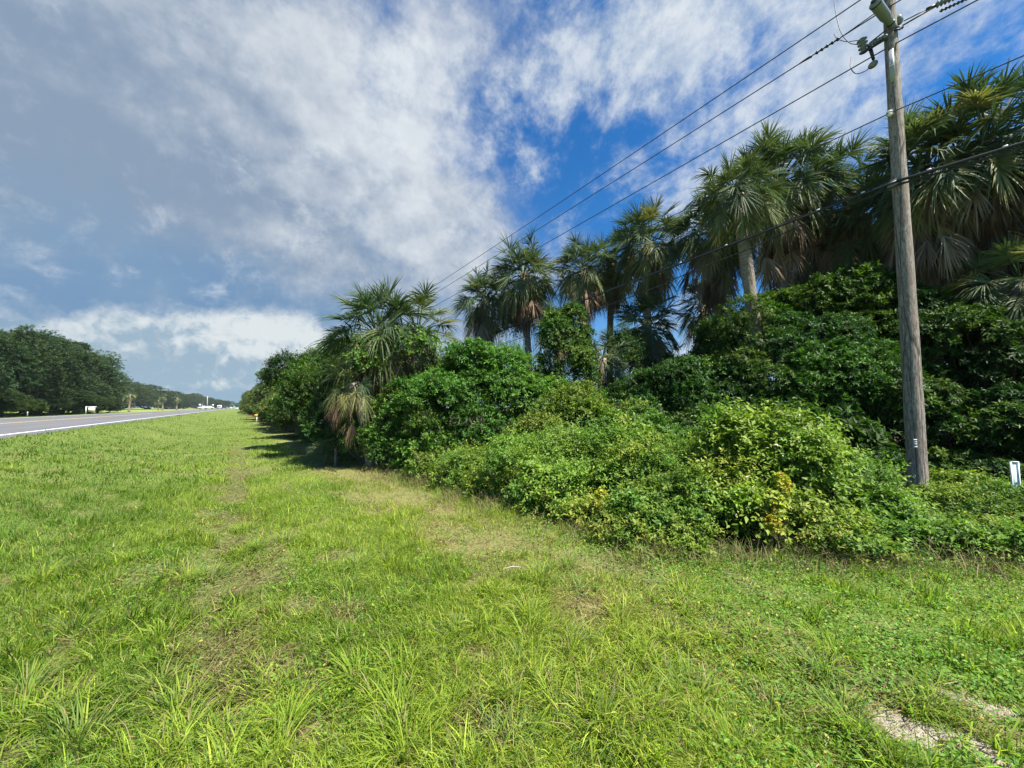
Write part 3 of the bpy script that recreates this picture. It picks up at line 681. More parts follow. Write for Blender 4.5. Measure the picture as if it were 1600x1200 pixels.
# ------------------------------------------------------------------ the thicket, front to back
G1 = 'brush along the edge of the verge'
shrub('leafy_shrub', 'tall yellow green shrub with arching shoots, the brightest one left of the utility pole', 'shrub',
      [(1185, 735, 5.3, .72, .80), (1140, 715, 5.7, .55, .62), (1245, 745, 5.1, .60, .72), (1190, 810, 4.7, .58, .45), (1130, 800, 5.0, .45, .45)], 125, 0.066, PAL_BRIGHT, 11, G1,
      K=11, sprL=.27, shoots=.3, lump=.26, sub=6, aspect=.48, tipc=((0.75, 0.72, 0.62), 0.008))
shrub('leafy_shrub', 'shrub sloping down towards the foot of the utility pole', 'shrub',
      [(1320, 775, 5.2, .60, .60), (1375, 815, 5.2, .46, .34), (1350, 845, 4.7, .52, .34), (1270, 855, 4.4, .45, .32), (1330, 880, 4.2, .36, .2)], 150, 0.052, PAL_THICK, 12, G1, K=12, sprL=.22, shoots=.24, lump=.30)
shrub('undergrowth', 'low leafy undergrowth at the right of the utility pole', 'undergrowth',
      [(1455, 860, 4.7, .40, .24), (1530, 830, 5.1, .66, .38), (1600, 850, 4.8, .60, .34), (1530, 775, 6.4, .75, .28), (1640, 800, 5.8, .7, .25), (1500, 800, 5.9, .4, .22), (1420, 875, 4.4, .4, .22), (1500, 885, 4.2, .42, .22), (1580, 890, 4.1, .45, .26), (1650, 880, 4.2, .4, .26)], 130, 0.050, PAL_THICK, 13, G1, K=12, sprL=.20, shoots=.2, lump=.28)
shrub('leafy_shrub', 'rounded green brush between the yellow vine and the tall bright shrub', 'shrub',
      [(1030, 745, 5.9, .80, .62), (960, 735, 6.6, .85, .65), (1080, 790, 5.2, .60, .48), (1000, 820, 5.0, .55, .42), (1060, 850, 4.5, .45, .30), (980, 850, 4.5, .38, .22)], 130, 0.050, PAL_THICK, 14, G1, K=12, sprL=.22, shoots=.22, lump=.30)
shrub('leafy_shrub', 'yellow green thicket with dark hollow underneath, left of the yellow vine', 'shrub',
      [(845, 725, 7.2, .90, .62), (800, 760, 7.2, .75, .50), (885, 770, 6.2, .66, .50), (860, 800, 6.0, .55, .32), (910, 815, 5.4, .42, .26)], 120, 0.052, PAL_BRIGHT, 15, G1, K=12, sprL=.24, shoots=.22, lump=.32)
shrub('leafy_shrub', 'low brush with dry stems at the bend of the verge', 'shrub',
      [(735, 745, 8.0, .75, .48), (680, 745, 8.7, .60, .42), (770, 780, 7.2, .50, .28), (650, 735, 9.4, .50, .38)], 110, 0.050, PAL_THICK, 16, G1, K=12, sprL=.24, shoots=.22, lump=.32, tipc=((0.30, 0.20, 0.12), 0.05))
shrub('leafy_shrub', 'small brush hugging the foot of the low palm', 'shrub',
      [(605, 705, 9.8, .62, .62), (565, 690, 10.1, .55, .70), (645, 710, 9.7, .6, .6), (530, 690, 11.0, .55, .75), (590, 655, 10.3, .6, .6)], 100, 0.052, PAL_PEPPER, 17, G1, K=12, sprL=.26, lump=.2)
G2 = 'large shrubs behind the brush'
shrub('pepper_shrub', 'big rounded mound of mid green foliage right of the low palm', 'shrub',
      [(735, 635, 10.8, 1.85, 1.55), (660, 660, 10.3, 1.15, 1.2), (830, 650, 10.5, 1.15, 1.15), (770, 610, 11.4, 1.4, 1.2), (700, 605, 11.2, 1.0, 1.0), (760, 700, 9.5, 1.1, .85), (690, 700, 9.6, .95, .8)], 62, 0.075, PAL_PEPPER, 21, G2, K=13, sprL=.34, lump=.22, stem_r=.05)
shrub('pepper_shrub', 'shaded shrub between the green mound and the vine covered column', 'shrub',
      [(935, 690, 8.6, .95, .80), (900, 660, 9.6, 1.0, .95), (1000, 690, 8.4, .95, .80), (860, 690, 9.0, .8, .7)], 66, 0.070, PAL_VINE, 22, G2, K=13, sprL=.32, lump=.22, stem_r=.04)
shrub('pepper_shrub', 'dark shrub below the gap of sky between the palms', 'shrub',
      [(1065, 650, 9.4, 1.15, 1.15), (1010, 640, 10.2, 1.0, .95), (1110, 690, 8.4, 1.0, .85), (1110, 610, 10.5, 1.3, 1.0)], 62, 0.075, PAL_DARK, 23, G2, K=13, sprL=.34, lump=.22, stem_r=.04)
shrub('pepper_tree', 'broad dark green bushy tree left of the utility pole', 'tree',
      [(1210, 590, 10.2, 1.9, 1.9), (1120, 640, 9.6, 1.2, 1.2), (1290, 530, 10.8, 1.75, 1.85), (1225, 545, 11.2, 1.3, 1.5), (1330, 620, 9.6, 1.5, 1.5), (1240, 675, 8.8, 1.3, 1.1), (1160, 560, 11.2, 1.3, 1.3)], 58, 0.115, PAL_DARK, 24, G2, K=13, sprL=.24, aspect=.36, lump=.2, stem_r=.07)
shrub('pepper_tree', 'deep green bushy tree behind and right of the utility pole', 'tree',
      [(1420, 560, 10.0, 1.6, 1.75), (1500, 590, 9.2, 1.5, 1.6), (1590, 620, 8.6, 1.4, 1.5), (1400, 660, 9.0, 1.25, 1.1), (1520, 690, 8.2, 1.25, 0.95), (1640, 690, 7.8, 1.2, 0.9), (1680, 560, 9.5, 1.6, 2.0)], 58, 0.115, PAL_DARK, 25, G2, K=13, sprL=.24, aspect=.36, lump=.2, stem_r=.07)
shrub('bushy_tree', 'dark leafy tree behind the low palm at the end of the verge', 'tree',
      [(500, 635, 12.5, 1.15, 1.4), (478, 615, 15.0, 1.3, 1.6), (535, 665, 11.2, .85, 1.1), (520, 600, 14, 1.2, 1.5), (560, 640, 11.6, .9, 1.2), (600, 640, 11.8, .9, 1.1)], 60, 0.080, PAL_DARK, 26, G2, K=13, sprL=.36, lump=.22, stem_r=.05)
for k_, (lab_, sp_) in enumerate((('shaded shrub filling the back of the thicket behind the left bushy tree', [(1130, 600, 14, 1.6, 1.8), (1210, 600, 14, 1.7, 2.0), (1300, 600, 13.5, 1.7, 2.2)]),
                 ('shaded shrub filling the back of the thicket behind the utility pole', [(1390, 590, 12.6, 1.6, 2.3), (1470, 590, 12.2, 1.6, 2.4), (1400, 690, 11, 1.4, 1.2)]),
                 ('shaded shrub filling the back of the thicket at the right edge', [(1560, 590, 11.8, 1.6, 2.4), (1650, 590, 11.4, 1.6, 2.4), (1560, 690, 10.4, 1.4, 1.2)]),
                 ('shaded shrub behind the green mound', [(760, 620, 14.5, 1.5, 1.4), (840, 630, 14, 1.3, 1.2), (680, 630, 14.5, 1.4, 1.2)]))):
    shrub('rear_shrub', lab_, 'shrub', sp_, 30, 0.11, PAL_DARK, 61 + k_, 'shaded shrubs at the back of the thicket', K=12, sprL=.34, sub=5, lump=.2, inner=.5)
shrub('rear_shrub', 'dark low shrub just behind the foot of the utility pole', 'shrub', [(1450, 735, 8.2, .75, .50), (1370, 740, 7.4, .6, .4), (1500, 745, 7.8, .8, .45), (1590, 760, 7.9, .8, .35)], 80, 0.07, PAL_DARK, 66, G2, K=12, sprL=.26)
# vines
def vine(label, spec, seed, pal=PAL_VINE, dens=95, leafL=0.062, name='climbing_vine', sprL=.26, stem_r=.02):
    return shrub(name, label, 'vine', spec, dens, leafL, pal, seed, 'vines smothering the palms', K=10, sprL=sprL, lump=.3, up=-0.1, aspect=.7, stem_r=stem_r)
vine('column of green vine standing up beside the first trunks', [(882, 535, 11.6, .62, 1.0), (888, 590, 11.4, .70, 1.1), (884, 650, 11.2, .80, 1.0), (865, 520, 11.7, .42, .6), (895, 500, 11.7, .35, .5), (918, 580, 11.5, .35, .75), (850, 590, 11.5, .32, .6), (912, 530, 11.8, .3, .4)], 37, ((0.035, 0.080, 0.016), (0.075, 0.155, 0.024), (0.17, 0.27, 0.04)), 100)
vine('dark vine covering the palm below the crown with the bare pale trunk', [(985, 570, 14, .75, 1.5), (995, 640, 13.6, .9, 1.2), (1030, 620, 14, .8, 1.3)], 32, PAL_DARK)
vine('vine tangled through the fronds of the low palm', [(615, 545, 10.1, .75, .42), (565, 570, 9.9, .6, .42), (655, 545, 10.3, .55, .5), (560, 630, 10.2, .4, .4)], 33, PAL_VINE, 34)
vine('thin vine hanging on the twin trunks of the first palm', [(835, 500, 16.2, .45, 1.2), (800, 520, 16.4, .6, .8)], 34, PAL_VINE, 60)
vine('strand of yellow vine hanging down the tall bright shrub', [(1222, 762, 4.36, .06, .14), (1216, 795, 4.22, .055, .14), (1206, 826, 4.12, .055, .10)], 35, ((0.30, 0.33, 0.04), (0.45, 0.46, 0.05), (0.60, 0.58, 0.08)), 500, 0.036, sprL=.07, stem_r=.003)
vine('small yellow vine leaves in the thicket', [(940, 775, 5.05, .05, .12), (936, 795, 4.95, .05, .08)], 36, ((0.30, 0.36, 0.04), (0.45, 0.48, 0.05), (0.60, 0.58, 0.08)), 500, 0.04, sprL=.07, stem_r=.003)

# ---- palms
palm('leftmost tall palm, its crown above the green mound', 818, 410, 16.0, .95, 101, lean=(.35, -.1), nf=36, nd=22, orange=.45)
palm('shaggy palm crown low behind the leftmost tall palm', 758, 465, 17.0, .85, 102, lean=(.2, .0), nf=34, nd=26, orange=.15)
palm('second tall palm with a ragged brown skirt', 912, 405, 15.5, .82, 103, lean=(.2, 0), nf=34, nd=24, orange=.4)
palm('palm half hidden between the second and the straight trunked palm', 955, 400, 17.0, .85, 104, lean=(-.2, .1), nf=30, nd=18, orange=.3)
palm('palm with a long straight pale trunk above dark vines', 1012, 362, 15.0, .95, 105, lean=(-.15, .1), nf=38, nd=14, orange=.4)
palm('short shaggy palm below the straight trunked palm', 1010, 505, 15.0, .85, 106, nf=32, nd=26, orange=.1)
palm('palm at the left of the tallest cluster', 1112, 335, 13.8, 1.0, 107, lean=(.2, 0), nf=38, nd=34, orange=.3, skirt=1.2)
palm('tallest palm of the central cluster', 1215, 262, 12.3, 1.02, 108, lean=(-.1, 0), nf=44, nd=40, orange=.25, skirt=1.5)
palm('palm with a bare pale curved trunk left of the tallest', 1150, 285, 10.2, .68, 109, base=at(1196, 560, 9.9), nf=32, nd=1, tr=.145)
palm('palm on the right side of the central cluster', 1290, 285, 12.8, .98, 110, nf=36, nd=34, orange=.25, skirt=1.4)
palm('palm in shade between the central cluster and the pole', 1345, 330, 12.2, .98, 111, nf=34, nd=30, orange=.1, skirt=1.4)
palm('dark shaggy palm under the gap right of the tallest palm', 1265, 395, 13.6, .95, 125, nf=28, nd=26, orange=.05, skirt=1.2)
palm('dark shaggy palm just left of the pole above the bushy tree', 1370, 395, 12.6, 1.0, 126, nf=28, nd=28, orange=.05, skirt=1.2)
palm('dark shaggy palm right of the pole above the bushy tree', 1445, 400, 12.2, 1.0, 127, nf=28, nd=28, orange=.05, skirt=1.2)
palm('deep shaded palm between the right hand crowns', 1540, 390, 11.4, 1.0, 128, nf=28, nd=28, orange=.05, skirt=1.2)
palm('small dark palm seen through the gap of sky', 1100, 478, 15.5, .75, 112, nf=24, nd=10, orange=.1)
palm('large palm crown directly behind the utility pole', 1440, 235, 10.2, 1.0, 113, nf=42, nd=34, orange=.1, skirt=1.3)
palm('big palm with the highest fronds at the right edge', 1540, 190, 9.6, 1.08, 114, lean=(.1, 0), nf=46, nd=34, orange=.1, skirt=1.3)
palm('rightmost palm of the grove, right of the one with the highest fronds', 1640, 250, 9.4, 1.05, 115, nf=40, nd=32, orange=.1, skirt=1.3)
palm('shaded palm under the crowns right of the pole', 1480, 335, 11.2, .98, 116, nf=34, nd=32, orange=.05, skirt=1.4)
palm('low palm with pale hanging fronds under the rightmost crowns', 1595, 420, 8.8, .72, 117, nf=26, nd=16, orange=.1, deadlen=1.1)
palm('low palm crowned with vines at the corner of the thicket', 588, 515, 10.8, .88, 118, nf=26, nd=5, orange=.8, base=at(580, 720, 10.8), elmin=-25)
palm('second head of spiky fronds in the corner clump', 652, 515, 11.2, .78, 119, nf=18, nd=3, orange=.6, base=at(610, 720, 11.0), elmin=-20)
palm('leaning palm with orange dead fronds on the left face of the corner clump', 552, 598, 9.7, .50, 120, nf=12, nd=6, orange=.8, base=at(582, 722, 10.1), elmin=-20, skirt=.9)
palm('young palmetto at the foot of the corner clump', 525, 700, 10.5, .42, 221, nf=9, nd=0, group=None, tr=.035, elmin=28, name='palmetto')
palm('young palm poking out beside the green vine column', 872, 515, 13, .62, 122, nf=16, nd=4)
palm('small palm with yellow fronds right of the green vine column', 940, 560, 12.8, .60, 123, nf=16, nd=8, orange=.2)
palm('tiny palm behind the gap of sky', 1045, 570, 17, .6, 124, nf=16, nd=6)

# ---- tree line running away on the right of the verge
def crown_mesh(seed, lob, dens, leafL, pal, K=8, sprL=.9): return sprigs('crown', lob, dens, leafL, pal, seed, K=K, sprL=sprL, lump=.22, inner=.25)[0]
def simple_trunk(h, r0, seed, n=7):
    r = np.random.default_rng(seed); t = np.linspace(0, 1, 8)[:, None]
    parts = [tube(np.concatenate([t * 0, t * 0, t * h * .7], 1) + r.normal(0, .06, (8, 3)), np.linspace(r0, r0 * .5, 8), 8)]
    for k in range(n):
        a = r.uniform(0, 6.28); p0 = np.array([0, 0, h * r.uniform(.3, .6)]); p1 = p0 + np.array([math.cos(a), math.sin(a), r.uniform(.5, 1.1)]) * h * .32
        parts.append(tube(p0 + (p1 - p0) * t + np.sin(t * 3) * np.array([0, 0, .05 * h]), np.linspace(r0 * .4, r0 * .08, 8), 5, False))
    return wmesh('trunk', parts, M_TWIG)
def far_tree(name, label, cat, x, y, h, w, meshes, trunk, group, rz=0.0):
    root = tag(empty(name, (x, y, float(gz(x, y))), rz), label, cat, group)
    c = link('crown', meshes, root); t = link('trunk', trunk, root); root.scale = (w, w, h); return root
lob_oak = lambda s: [(0, 0, .55, .48, .48, .40), (.22, .1, .72, .30, .30, .26), (-.25, .12, .62, .33, .33, .28), (.05, -.28, .55, .34, .30, .34), (-.1, -.2, .78, .25, .25, .2), (.3, -.1, .42, .25, .28, .3), (-.3, -.15, .38, .26, .28, .3), (0, .25, .4, .33, .3, .33), (.05, .02, .22, .40, .40, .2)]
U = [crown_mesh(201 + k, sublobes([tuple(np.array(l) + np.r_[np.random.default_rng(k * 9 + j).normal(0, .08, 3), 0, 0, 0]) for j, l in enumerate(lob_oak(k))], 5, k + 3), 620, .019, PAL_FAR, K=9, sprL=.045) for k in range(4)]
UR = [crown_mesh(221 + k, sublobes([tuple(np.array(l) + np.r_[np.random.default_rng(k * 7 + j + 90).normal(0, .08, 3), 0, 0, 0]) for j, l in enumerate(lob_oak(k))], 5, k + 13), 520, .026, PAL_FARR, K=10, sprL=.055) for k in range(3)]
TRK = simple_trunk(1.0, .035, 3)
def ordinal(k): return ['first', 'second', 'third', 'fourth', 'fifth', 'sixth', 'seventh', 'eighth', 'ninth', 'tenth', 'eleventh', 'twelfth', 'thirteenth', 'fourteenth', 'fifteenth', 'sixteenth', 'seventeenth', 'eighteenth', 'nineteenth', 'twentieth'][k]
rr = np.random.default_rng(5)
k = 0; y = 17.5
while y < 330 and k < 20:
    s = 4.2 + min(y, 160) * 0.010 + rr.uniform(-.6, .9); x = 4.9 + rr.uniform(-.3, .7) + 0.002 * y
    far_tree('roadside_tree', '%s bushy tree from the near end of the sunlit row receding along the verge' % ordinal(k), 'tree', x, y, s, s * (1.0 + 0.12 * (k % 3)), UR[k % 3], TRK, 'bushy trees in the row receding along the verge', rr.uniform(0, 6))
    k += 1; y += 3.6 + y * 0.105
k = 0; y = 15.5
while y < 260 and k < 20:
    s = 1.7 + rr.uniform(-.3, .7) + y * .004
    far_tree('roadside_bush', '%s low bush from the near end at the foot of the receding row' % ordinal(k), 'bush', 3.1 + rr.uniform(-.2, .5), y, s, s * rr.uniform(1.2, 1.7), UR[(k + 1) % 3], TRK, 'low bushes at the foot of the receding row', rr.uniform(0, 6))
    k += 1; y += 2.0 + y * 0.12
k = 0
for (px, py, D, Rc) in ((455, 600, 27, 1.0), (437, 607, 36, 1.0), (425, 612, 48, 1.1), (468, 612, 21, .8), (412, 622, 66, 1.1)):
    palm('%s small sunlit palm among the receding row of trees' % ordinal(k), px, py, D, Rc, 140 + k, nf=20, nd=6, detail=.5, group='small palms in the row receding along the verge'); k += 1
# ---- trees across the road, left
rr = np.random.default_rng(8)
for k in range(13):
    yy = 44 + k * 6.6; x = -27.0 + rr.uniform(-1.5, 1.0); h = 11.3 + rr.uniform(-.8, 1.2) + 0.004 * yy
    far_tree('oak_tree', '%s oak across the road, counted from the left edge of the dark wood' % ordinal(k), 'tree', x, yy, h, h * rr.uniform(.95, 1.15), U[k % 4], TRK, 'oaks of the dark wood across the road', rr.uniform(0, 6))
for k in range(9):
    yy = 48 + k * 9; h = 12.5 + rr.uniform(-1, 1)
    far_tree('oak_tree', 'oak in the second rank of the dark wood across the road', 'tree', -37 + rr.uniform(-2, 2), yy, h, h * 1.15, U[(k + 1) % 4], TRK, 'oaks in the second rank of the wood across the road', rr.uniform(0, 6))
for k in range(9):
    yy = 50 + k * 8.6; s = rr.uniform(3.0, 5.0)
    far_tree('roadside_bush', '%s bush at the foot of the dark wood across the road, from the left' % ordinal(k), 'bush', -22.2 + rr.uniform(-.5, .5), yy, s * .8, s * 1.2, (UR if k in (0, 3) else U)[k % 3], TRK, 'bushes at the foot of the wood across the road', rr.uniform(0, 6))
for k in range(15):
    yy = 185 + k * 30; h = 15 + rr.uniform(-1.5, 1.0); x = -62 + k * 1.3
    far_tree('oak_tree', '%s rounded oak of the far wood behind the bright field, from the left' % ordinal(k), 'tree', x, yy, h, h * 1.9, U[(k + 2) % 4], TRK, 'oaks of the far wood behind the bright field', rr.uniform(0, 6))
for k, (px, D, h, sd_) in enumerate(((203, 108, 5.4, 0), (255, 178, 6.4, 1), (277, 190, 6.6, 2), (248, 176, 5.2, 3))):
    ytop = 637 - (h - 1.6) / D * FPX
    palm(['single palm at the right end of the dark wood', 'middle palm standing in front of the far wood', 'right hand palm in front of the far wood', 'palm touching the left side of the middle palm across the field'][k], px, ytop, D, 1.35, 150 + sd_, nf=26, nd=10, detail=.4, tr=.25, group='palms across the road')
for k, (px, D, h) in enumerate(((345, 430, 9), (352, 520, 10), (338, 400, 8), (358, 640, 11), (330, 470, 12))):
    c = at(px, 637, D)
    far_tree('roadside_tree', ['tree behind the white van far down the road', 'tree just right of the far white van', 'tree above the far road sign', 'most distant tree left of the vanishing road', 'tall tree behind the yellowish pole'][k], 'tree', c.x, c.y, h, h * 1.5, U[k % 4], TRK, 'distant trees at the left of the vanishing road')
for k in range(6):
    c = at(385 + 3.5 * (k % 3), 637, 330 + 90 * k)
    far_tree('roadside_tree', 'distant tree closing the right side of the road near the horizon', 'tree', c.x, c.y, 7.5, 11, UR[k % 3], TRK, 'distant trees at the right of the vanishing road')

# ------------------------------------------------------------------ utility pole, wires, signs, cars
FH = Vector((sY, cY, 0))
def atl(px, py, DL):
    d = FW + RT * ((px - 800) / FPX) + UP * ((600 - py) / FPX)
    return EYE + d * (DL / d.dot(FH))
PX_, PY_ = 9.05, 1.32
def box(cx, cy, cz, sx, sy, sz, rz=0.0, bev=0.0):
    V = np.array([(x, y, z) for x in (-1, 1) for y in (-1, 1) for z in (-1, 1)], float) * np.array([sx, sy, sz]) / 2
    c, s = math.cos(rz), math.sin(rz); V = np.stack([V[:, 0] * c - V[:, 1] * s + cx, V[:, 0] * s + V[:, 1] * c + cy, V[:, 2] + cz], 1)
    return V, [(0, 1, 3, 2), (4, 6, 7, 5), (0, 4, 5, 1), (2, 3, 7, 6), (0, 2, 6, 4), (1, 5, 7, 3)]
def rod(a, b, r0, r1=None, n=10, k=2):
    t = np.linspace(0, 1, k)[:, None]; a, b = np.array(a), np.array(b)
    return tube(a + (b - a) * t, np.linspace(r0, r1 if r1 is not None else r0, k), n)
def ribs(a, b, n, r_in, r_out):
    """stack of discs along a-b"""
    a, b = np.array(a, float), np.array(b, float); pts, rad = [], []
    for k in range(n):
        for f, r_ in ((0.02, r_in), (0.35, r_in), (0.42, r_out), (0.62, r_out * .96), (0.9, r_in * 1.1)):
            pts.append(a + (b - a) * (k + f) / n); rad.append(r_)
    return tube(np.array(pts), rad, 12)
def curve_pts(pts, n=16):
    """smooth path through points (Catmull-Rom)"""
    p = [np.array(q, float) for q in pts]; p = [2 * p[0] - p[1]] + p + [2 * p[-1] - p[-2]]; out = []
    for i_ in range(1, len(p) - 2):
        for t in np.linspace(0, 1, n, endpoint=False):
            out.append(0.5 * ((2 * p[i_]) + (-p[i_ - 1] + p[i_ + 1]) * t + (2 * p[i_ - 1] - 5 * p[i_] + 4 * p[i_ + 1] - p[i_ + 2]) * t ** 2 + (-p[i_ - 1] + 3 * p[i_] - 3 * p[i_ + 1] + p[i_ + 2]) * t ** 3))
    out.append(p[-2]); return np.array(out)
def text_mesh(name, s, size, depth):
    cu = bpy.data.curves.new(name, 'FONT'); cu.body = s; cu.size = size; cu.extrude = depth; cu.align_x = 'CENTER'; cu.align_y = 'CENTER'
    o = bpy.data.objects.new(name, cu); COL.objects.link(o); dg = bpy.context.evaluated_depsgraph_get(); dg.update()
    me = bpy.data.meshes.new_from_object(o.evaluated_get(dg)); bpy.data.objects.remove(o); bpy.data.curves.remove(cu); return me

base = (PX_, PY_, float(gz(PX_, PY_)) - 0.1); B = np.array(base)
root = tag(empty('utility_pole', base), 'weathered wooden utility pole standing at the right in the undergrowth', 'utility pole', 'wooden poles of the power line')
hz = np.linspace(0, 11.3, 40); rad = 0.130 - 0.0052 * hz + 0.002 * np.sin(hz * 5)
path = np.stack([0.004 * np.sin(hz * .7), 0.003 * np.cos(hz * .9) - 0.002 * hz, hz], 1)
link('shaft', wmesh('shaft', [tube(path, rad, 24)], M_POLE), root)
def rel(v): return np.array(v) - B
tocam = norm(np.array([-PX_, -PY_, 0.0])); 
def plate(name, z0, z1, ang, halfang, mat, off=0.008):
    """thin metal plate bent round the shaft; ang = direction seen from the pole, radians"""
    Vs = []; a = np.linspace(ang - halfang, ang + halfang, 6)
    for zz in (z0, z1):
        r_ = 0.130 - 0.0052 * zz + off
        for q in a: Vs.append((r_ * math.cos(q), r_ * math.sin(q) - .002 * zz, zz))
        for q in a: Vs.append(((r_ - off * .8) * math.cos(q), (r_ - off * .8) * math.sin(q) - .002 * zz, zz))
    n = 6; Fq = []
    for k in range(n - 1): Fq += [(k, k + 1, 12 + k + 1, 12 + k), (6 + k + 1, 6 + k, 18 + k, 18 + k + 1), (k, 6 + k, 6 + k + 1, k + 1), (12 + k, 12 + k + 1, 18 + k + 1, 18 + k)]
    Fq += [(0, 12, 18, 6), (n - 1, 6 + n - 1, 18 + n - 1, 12 + n - 1)]
    return wmesh(name, [(np.array(Vs), Fq)], mat, False)
ca = math.atan2(tocam[1], tocam[0])
zt = lambda py, DL=6.28 - .1: float(atl(1391, py, DL).z) - base[2]
tagp = link('metal_tag', plate('metal_tag', zt(121), zt(70), ca - 0.15, 0.36, M_GALV), root)
lab = link('tag_number', plate('tag_number', zt(96), zt(87), ca - 0.15, 0.27, M_WHITE, 0.011), tagp)
tm = text_mesh('digit', '3', 0.085, 0.002); tm.materials.append(M_DARK)
dg_ = link('digit', tm, root); q = ca - 0.15; zc = zt(91.5); rr_ = 0.130 - 0.0052 * zc + 0.013
dg_.location = (rr_ * math.cos(q), rr_ * math.sin(q) - .002 * zc, zc); dg_.rotation_euler = (math.pi / 2, 0, q + math.pi / 2)
zn = lambda py: float(atl(1427, py, 6.13).z) - base[2]
for (a_, b_) in ((689.8, 687.2), (693.0, 690.8), (696.2, 693.9), (701.0, 698.0)):
    link('number_plate', plate('number_plate', zn(a_), zn(b_), ca - 0.05, 0.15, M_WHITE), root)
# hardware near the top
h1, h0 = atl(1367, 4, 6.00), atl(1394, 40, 6.24)
ax_ = norm(np.array(h1 - h0)); L_ = np.linalg.norm(np.array(h1 - h0)); a0 = rel(h0)
pth = [a0 - ax_ * .10, a0, a0 + ax_ * .14, a0 + ax_ * .24, a0 + ax_ * (L_ - .02), a0 + ax_ * L_, a0 + ax_ * (L_ + .03)]
link('transformer_tank', wmesh('transformer_tank', [tube(pth, [.045, .05, .052, .074, .080, .075, .04], 24)], M_TANK), root)
for p_, q_, r0_ in ((L_ - .035, L_ - .015, .085), (L_ + .02, L_ + .05, .04), (.05, .075, .058)): link('tank_rim', wmesh('tank_rim', [rod(a0 + ax_ * p_, a0 + ax_ * q_, r0_, r0_, 22)], M_DARK), root)
b0_, b1_ = rel(atl(1398, 30, 6.30)), rel(atl(1407, 36, 6.34))
bx_ = norm(b1_ - b0_)
link('end_cap', wmesh('end_cap', [tube([b0_, b0_ + bx_ * .05, b0_ + bx_ * .11, b0_ + bx_ * .15], [.075, .075, .068, .03], 18)], M_TANK), root)
link('clamp_bolt', wmesh('clamp_bolt', [rod(rel(atl(1401, 44, 6.22)), rel(atl(1411, 43, 6.2)), .028, .022, 10), rod(rel(atl(1398, 47, 6.2)), rel(atl(1407, 45, 6.2)), .018, .018, 8)], M_DARK), root)
arm0, arm1 = rel(atl(1384, 60, 6.26)), rel(atl(1346, 84, 6.62))
link('bracket', wmesh('bracket', [rod(arm0, arm1, .028, .022, 10), rod(arm0 + np.array([0, 0, .14]), arm1 + (arm0 - arm1) * .35 + np.array([0, 0, .10]), .012, .012, 8)], M_DARK), root)
link('insulator', wmesh('insulator', [ribs(rel(atl(1386, 55, 6.22)), rel(atl(1358, 70, 6.5)), 6, .018, .036)], M_TANK), root)
link('insulator', wmesh('insulator', [ribs(rel(atl(1346, 60, 6.6)), rel(atl(1351, 83, 6.62)), 4, .035, .075)], M_TANK), root)
hp0, hp1 = rel(atl(1358, 70, 6.52)), rel(atl(1365, 93, 6.52))
dc = rel(atl(1364, 101, 6.52)); dn = norm(np.array([-.3, .3, .8]))
link('hanging_arm', wmesh('hanging_arm', [rod(hp0, hp1, .03, .022, 8), rod(hp1, dc, .014, .014, 8)], M_DARK), root)
sph = [dc + dn * .055 * math.cos(t) for t in np.linspace(math.pi, 0, 9)]
link('arrester', wmesh('arrester', [tube(sph, [max(.004, .072 * math.sin(t)) for t in np.linspace(math.pi, 0, 9)], 16)], M_TANK), root)
def jump(pts, r=.007): return wmesh('jumper_wire', [tube(curve_pts([rel(atl(*p)) for p in pts], 10), np.full(10 * (len(pts) - 1) + 1, r), 6)], M_WIRE)
link('jumper_wire', jump([(1303, -4, 7.3), (1306, 20, 7.2), (1313, 48, 7.0), (1326, 66, 6.8), (1341, 70, 6.65)]), root)
link('jumper_wire', jump([(1303, 53, 7.4), (1308, 60, 7.2), (1322, 65, 6.9), (1341, 63, 6.65)]), root)
link('jumper_wire', jump([(1330, 89, 6.9), (1329, 105, 6.8), (1337, 115, 6.7), (1350, 112, 6.6), (1360, 105, 6.53)]), root)
# spool insulator holding the neutral, and the strap of the cable
zN = float(atl(1392, 171, 6.2).z); zC = float(atl(1400, 280, 6.18).z)
link('spool_insulator', wmesh('spool_insulator', [ribs(rel((PX_ - .13, PY_ + .04, zN - .05)), rel((PX_ - .13, PY_ + .04, zN + .05)), 2, .025, .045)], M_WHITE), root)
link('cable_strap', wmesh('cable_strap', [rod((0, .032, zC - B[2] - .03), (0, .032, zC - B[2] + .03), .112, .112, 20)], M_GALV), root)

# simple copies further along the line
far = tag(empty('utility_pole', (PX_, 161, 0)), 'distant pole of the same line, nearest one showing over the receding trees', 'utility pole', 'wooden poles of the power line')
link('shaft', wmesh('shaft', [tube([(0, 0, 0), (0, 0, 5), (0, 0, 10.6)], [.17, .14, .11], 10)], M_POLE), far)
link('crossarm', wmesh('crossarm', [box(0, .13, 9.9, 2.2, .1, .12), box(.7, .0, 10.05, .08, .08, .2), box(-.7, 0, 10.05, .08, .08, .2)], M_POLE), far)
for k, y in enumerate((241, 321, 401)):
    c = copy_tree(far); c.location = (PX_, y, 0); c['label'] = ['distant pole of the same line, second one over the receding trees', 'distant pole of the same line, third one over the receding trees', 'farthest pole of the same line, beside the end of the road'][k]

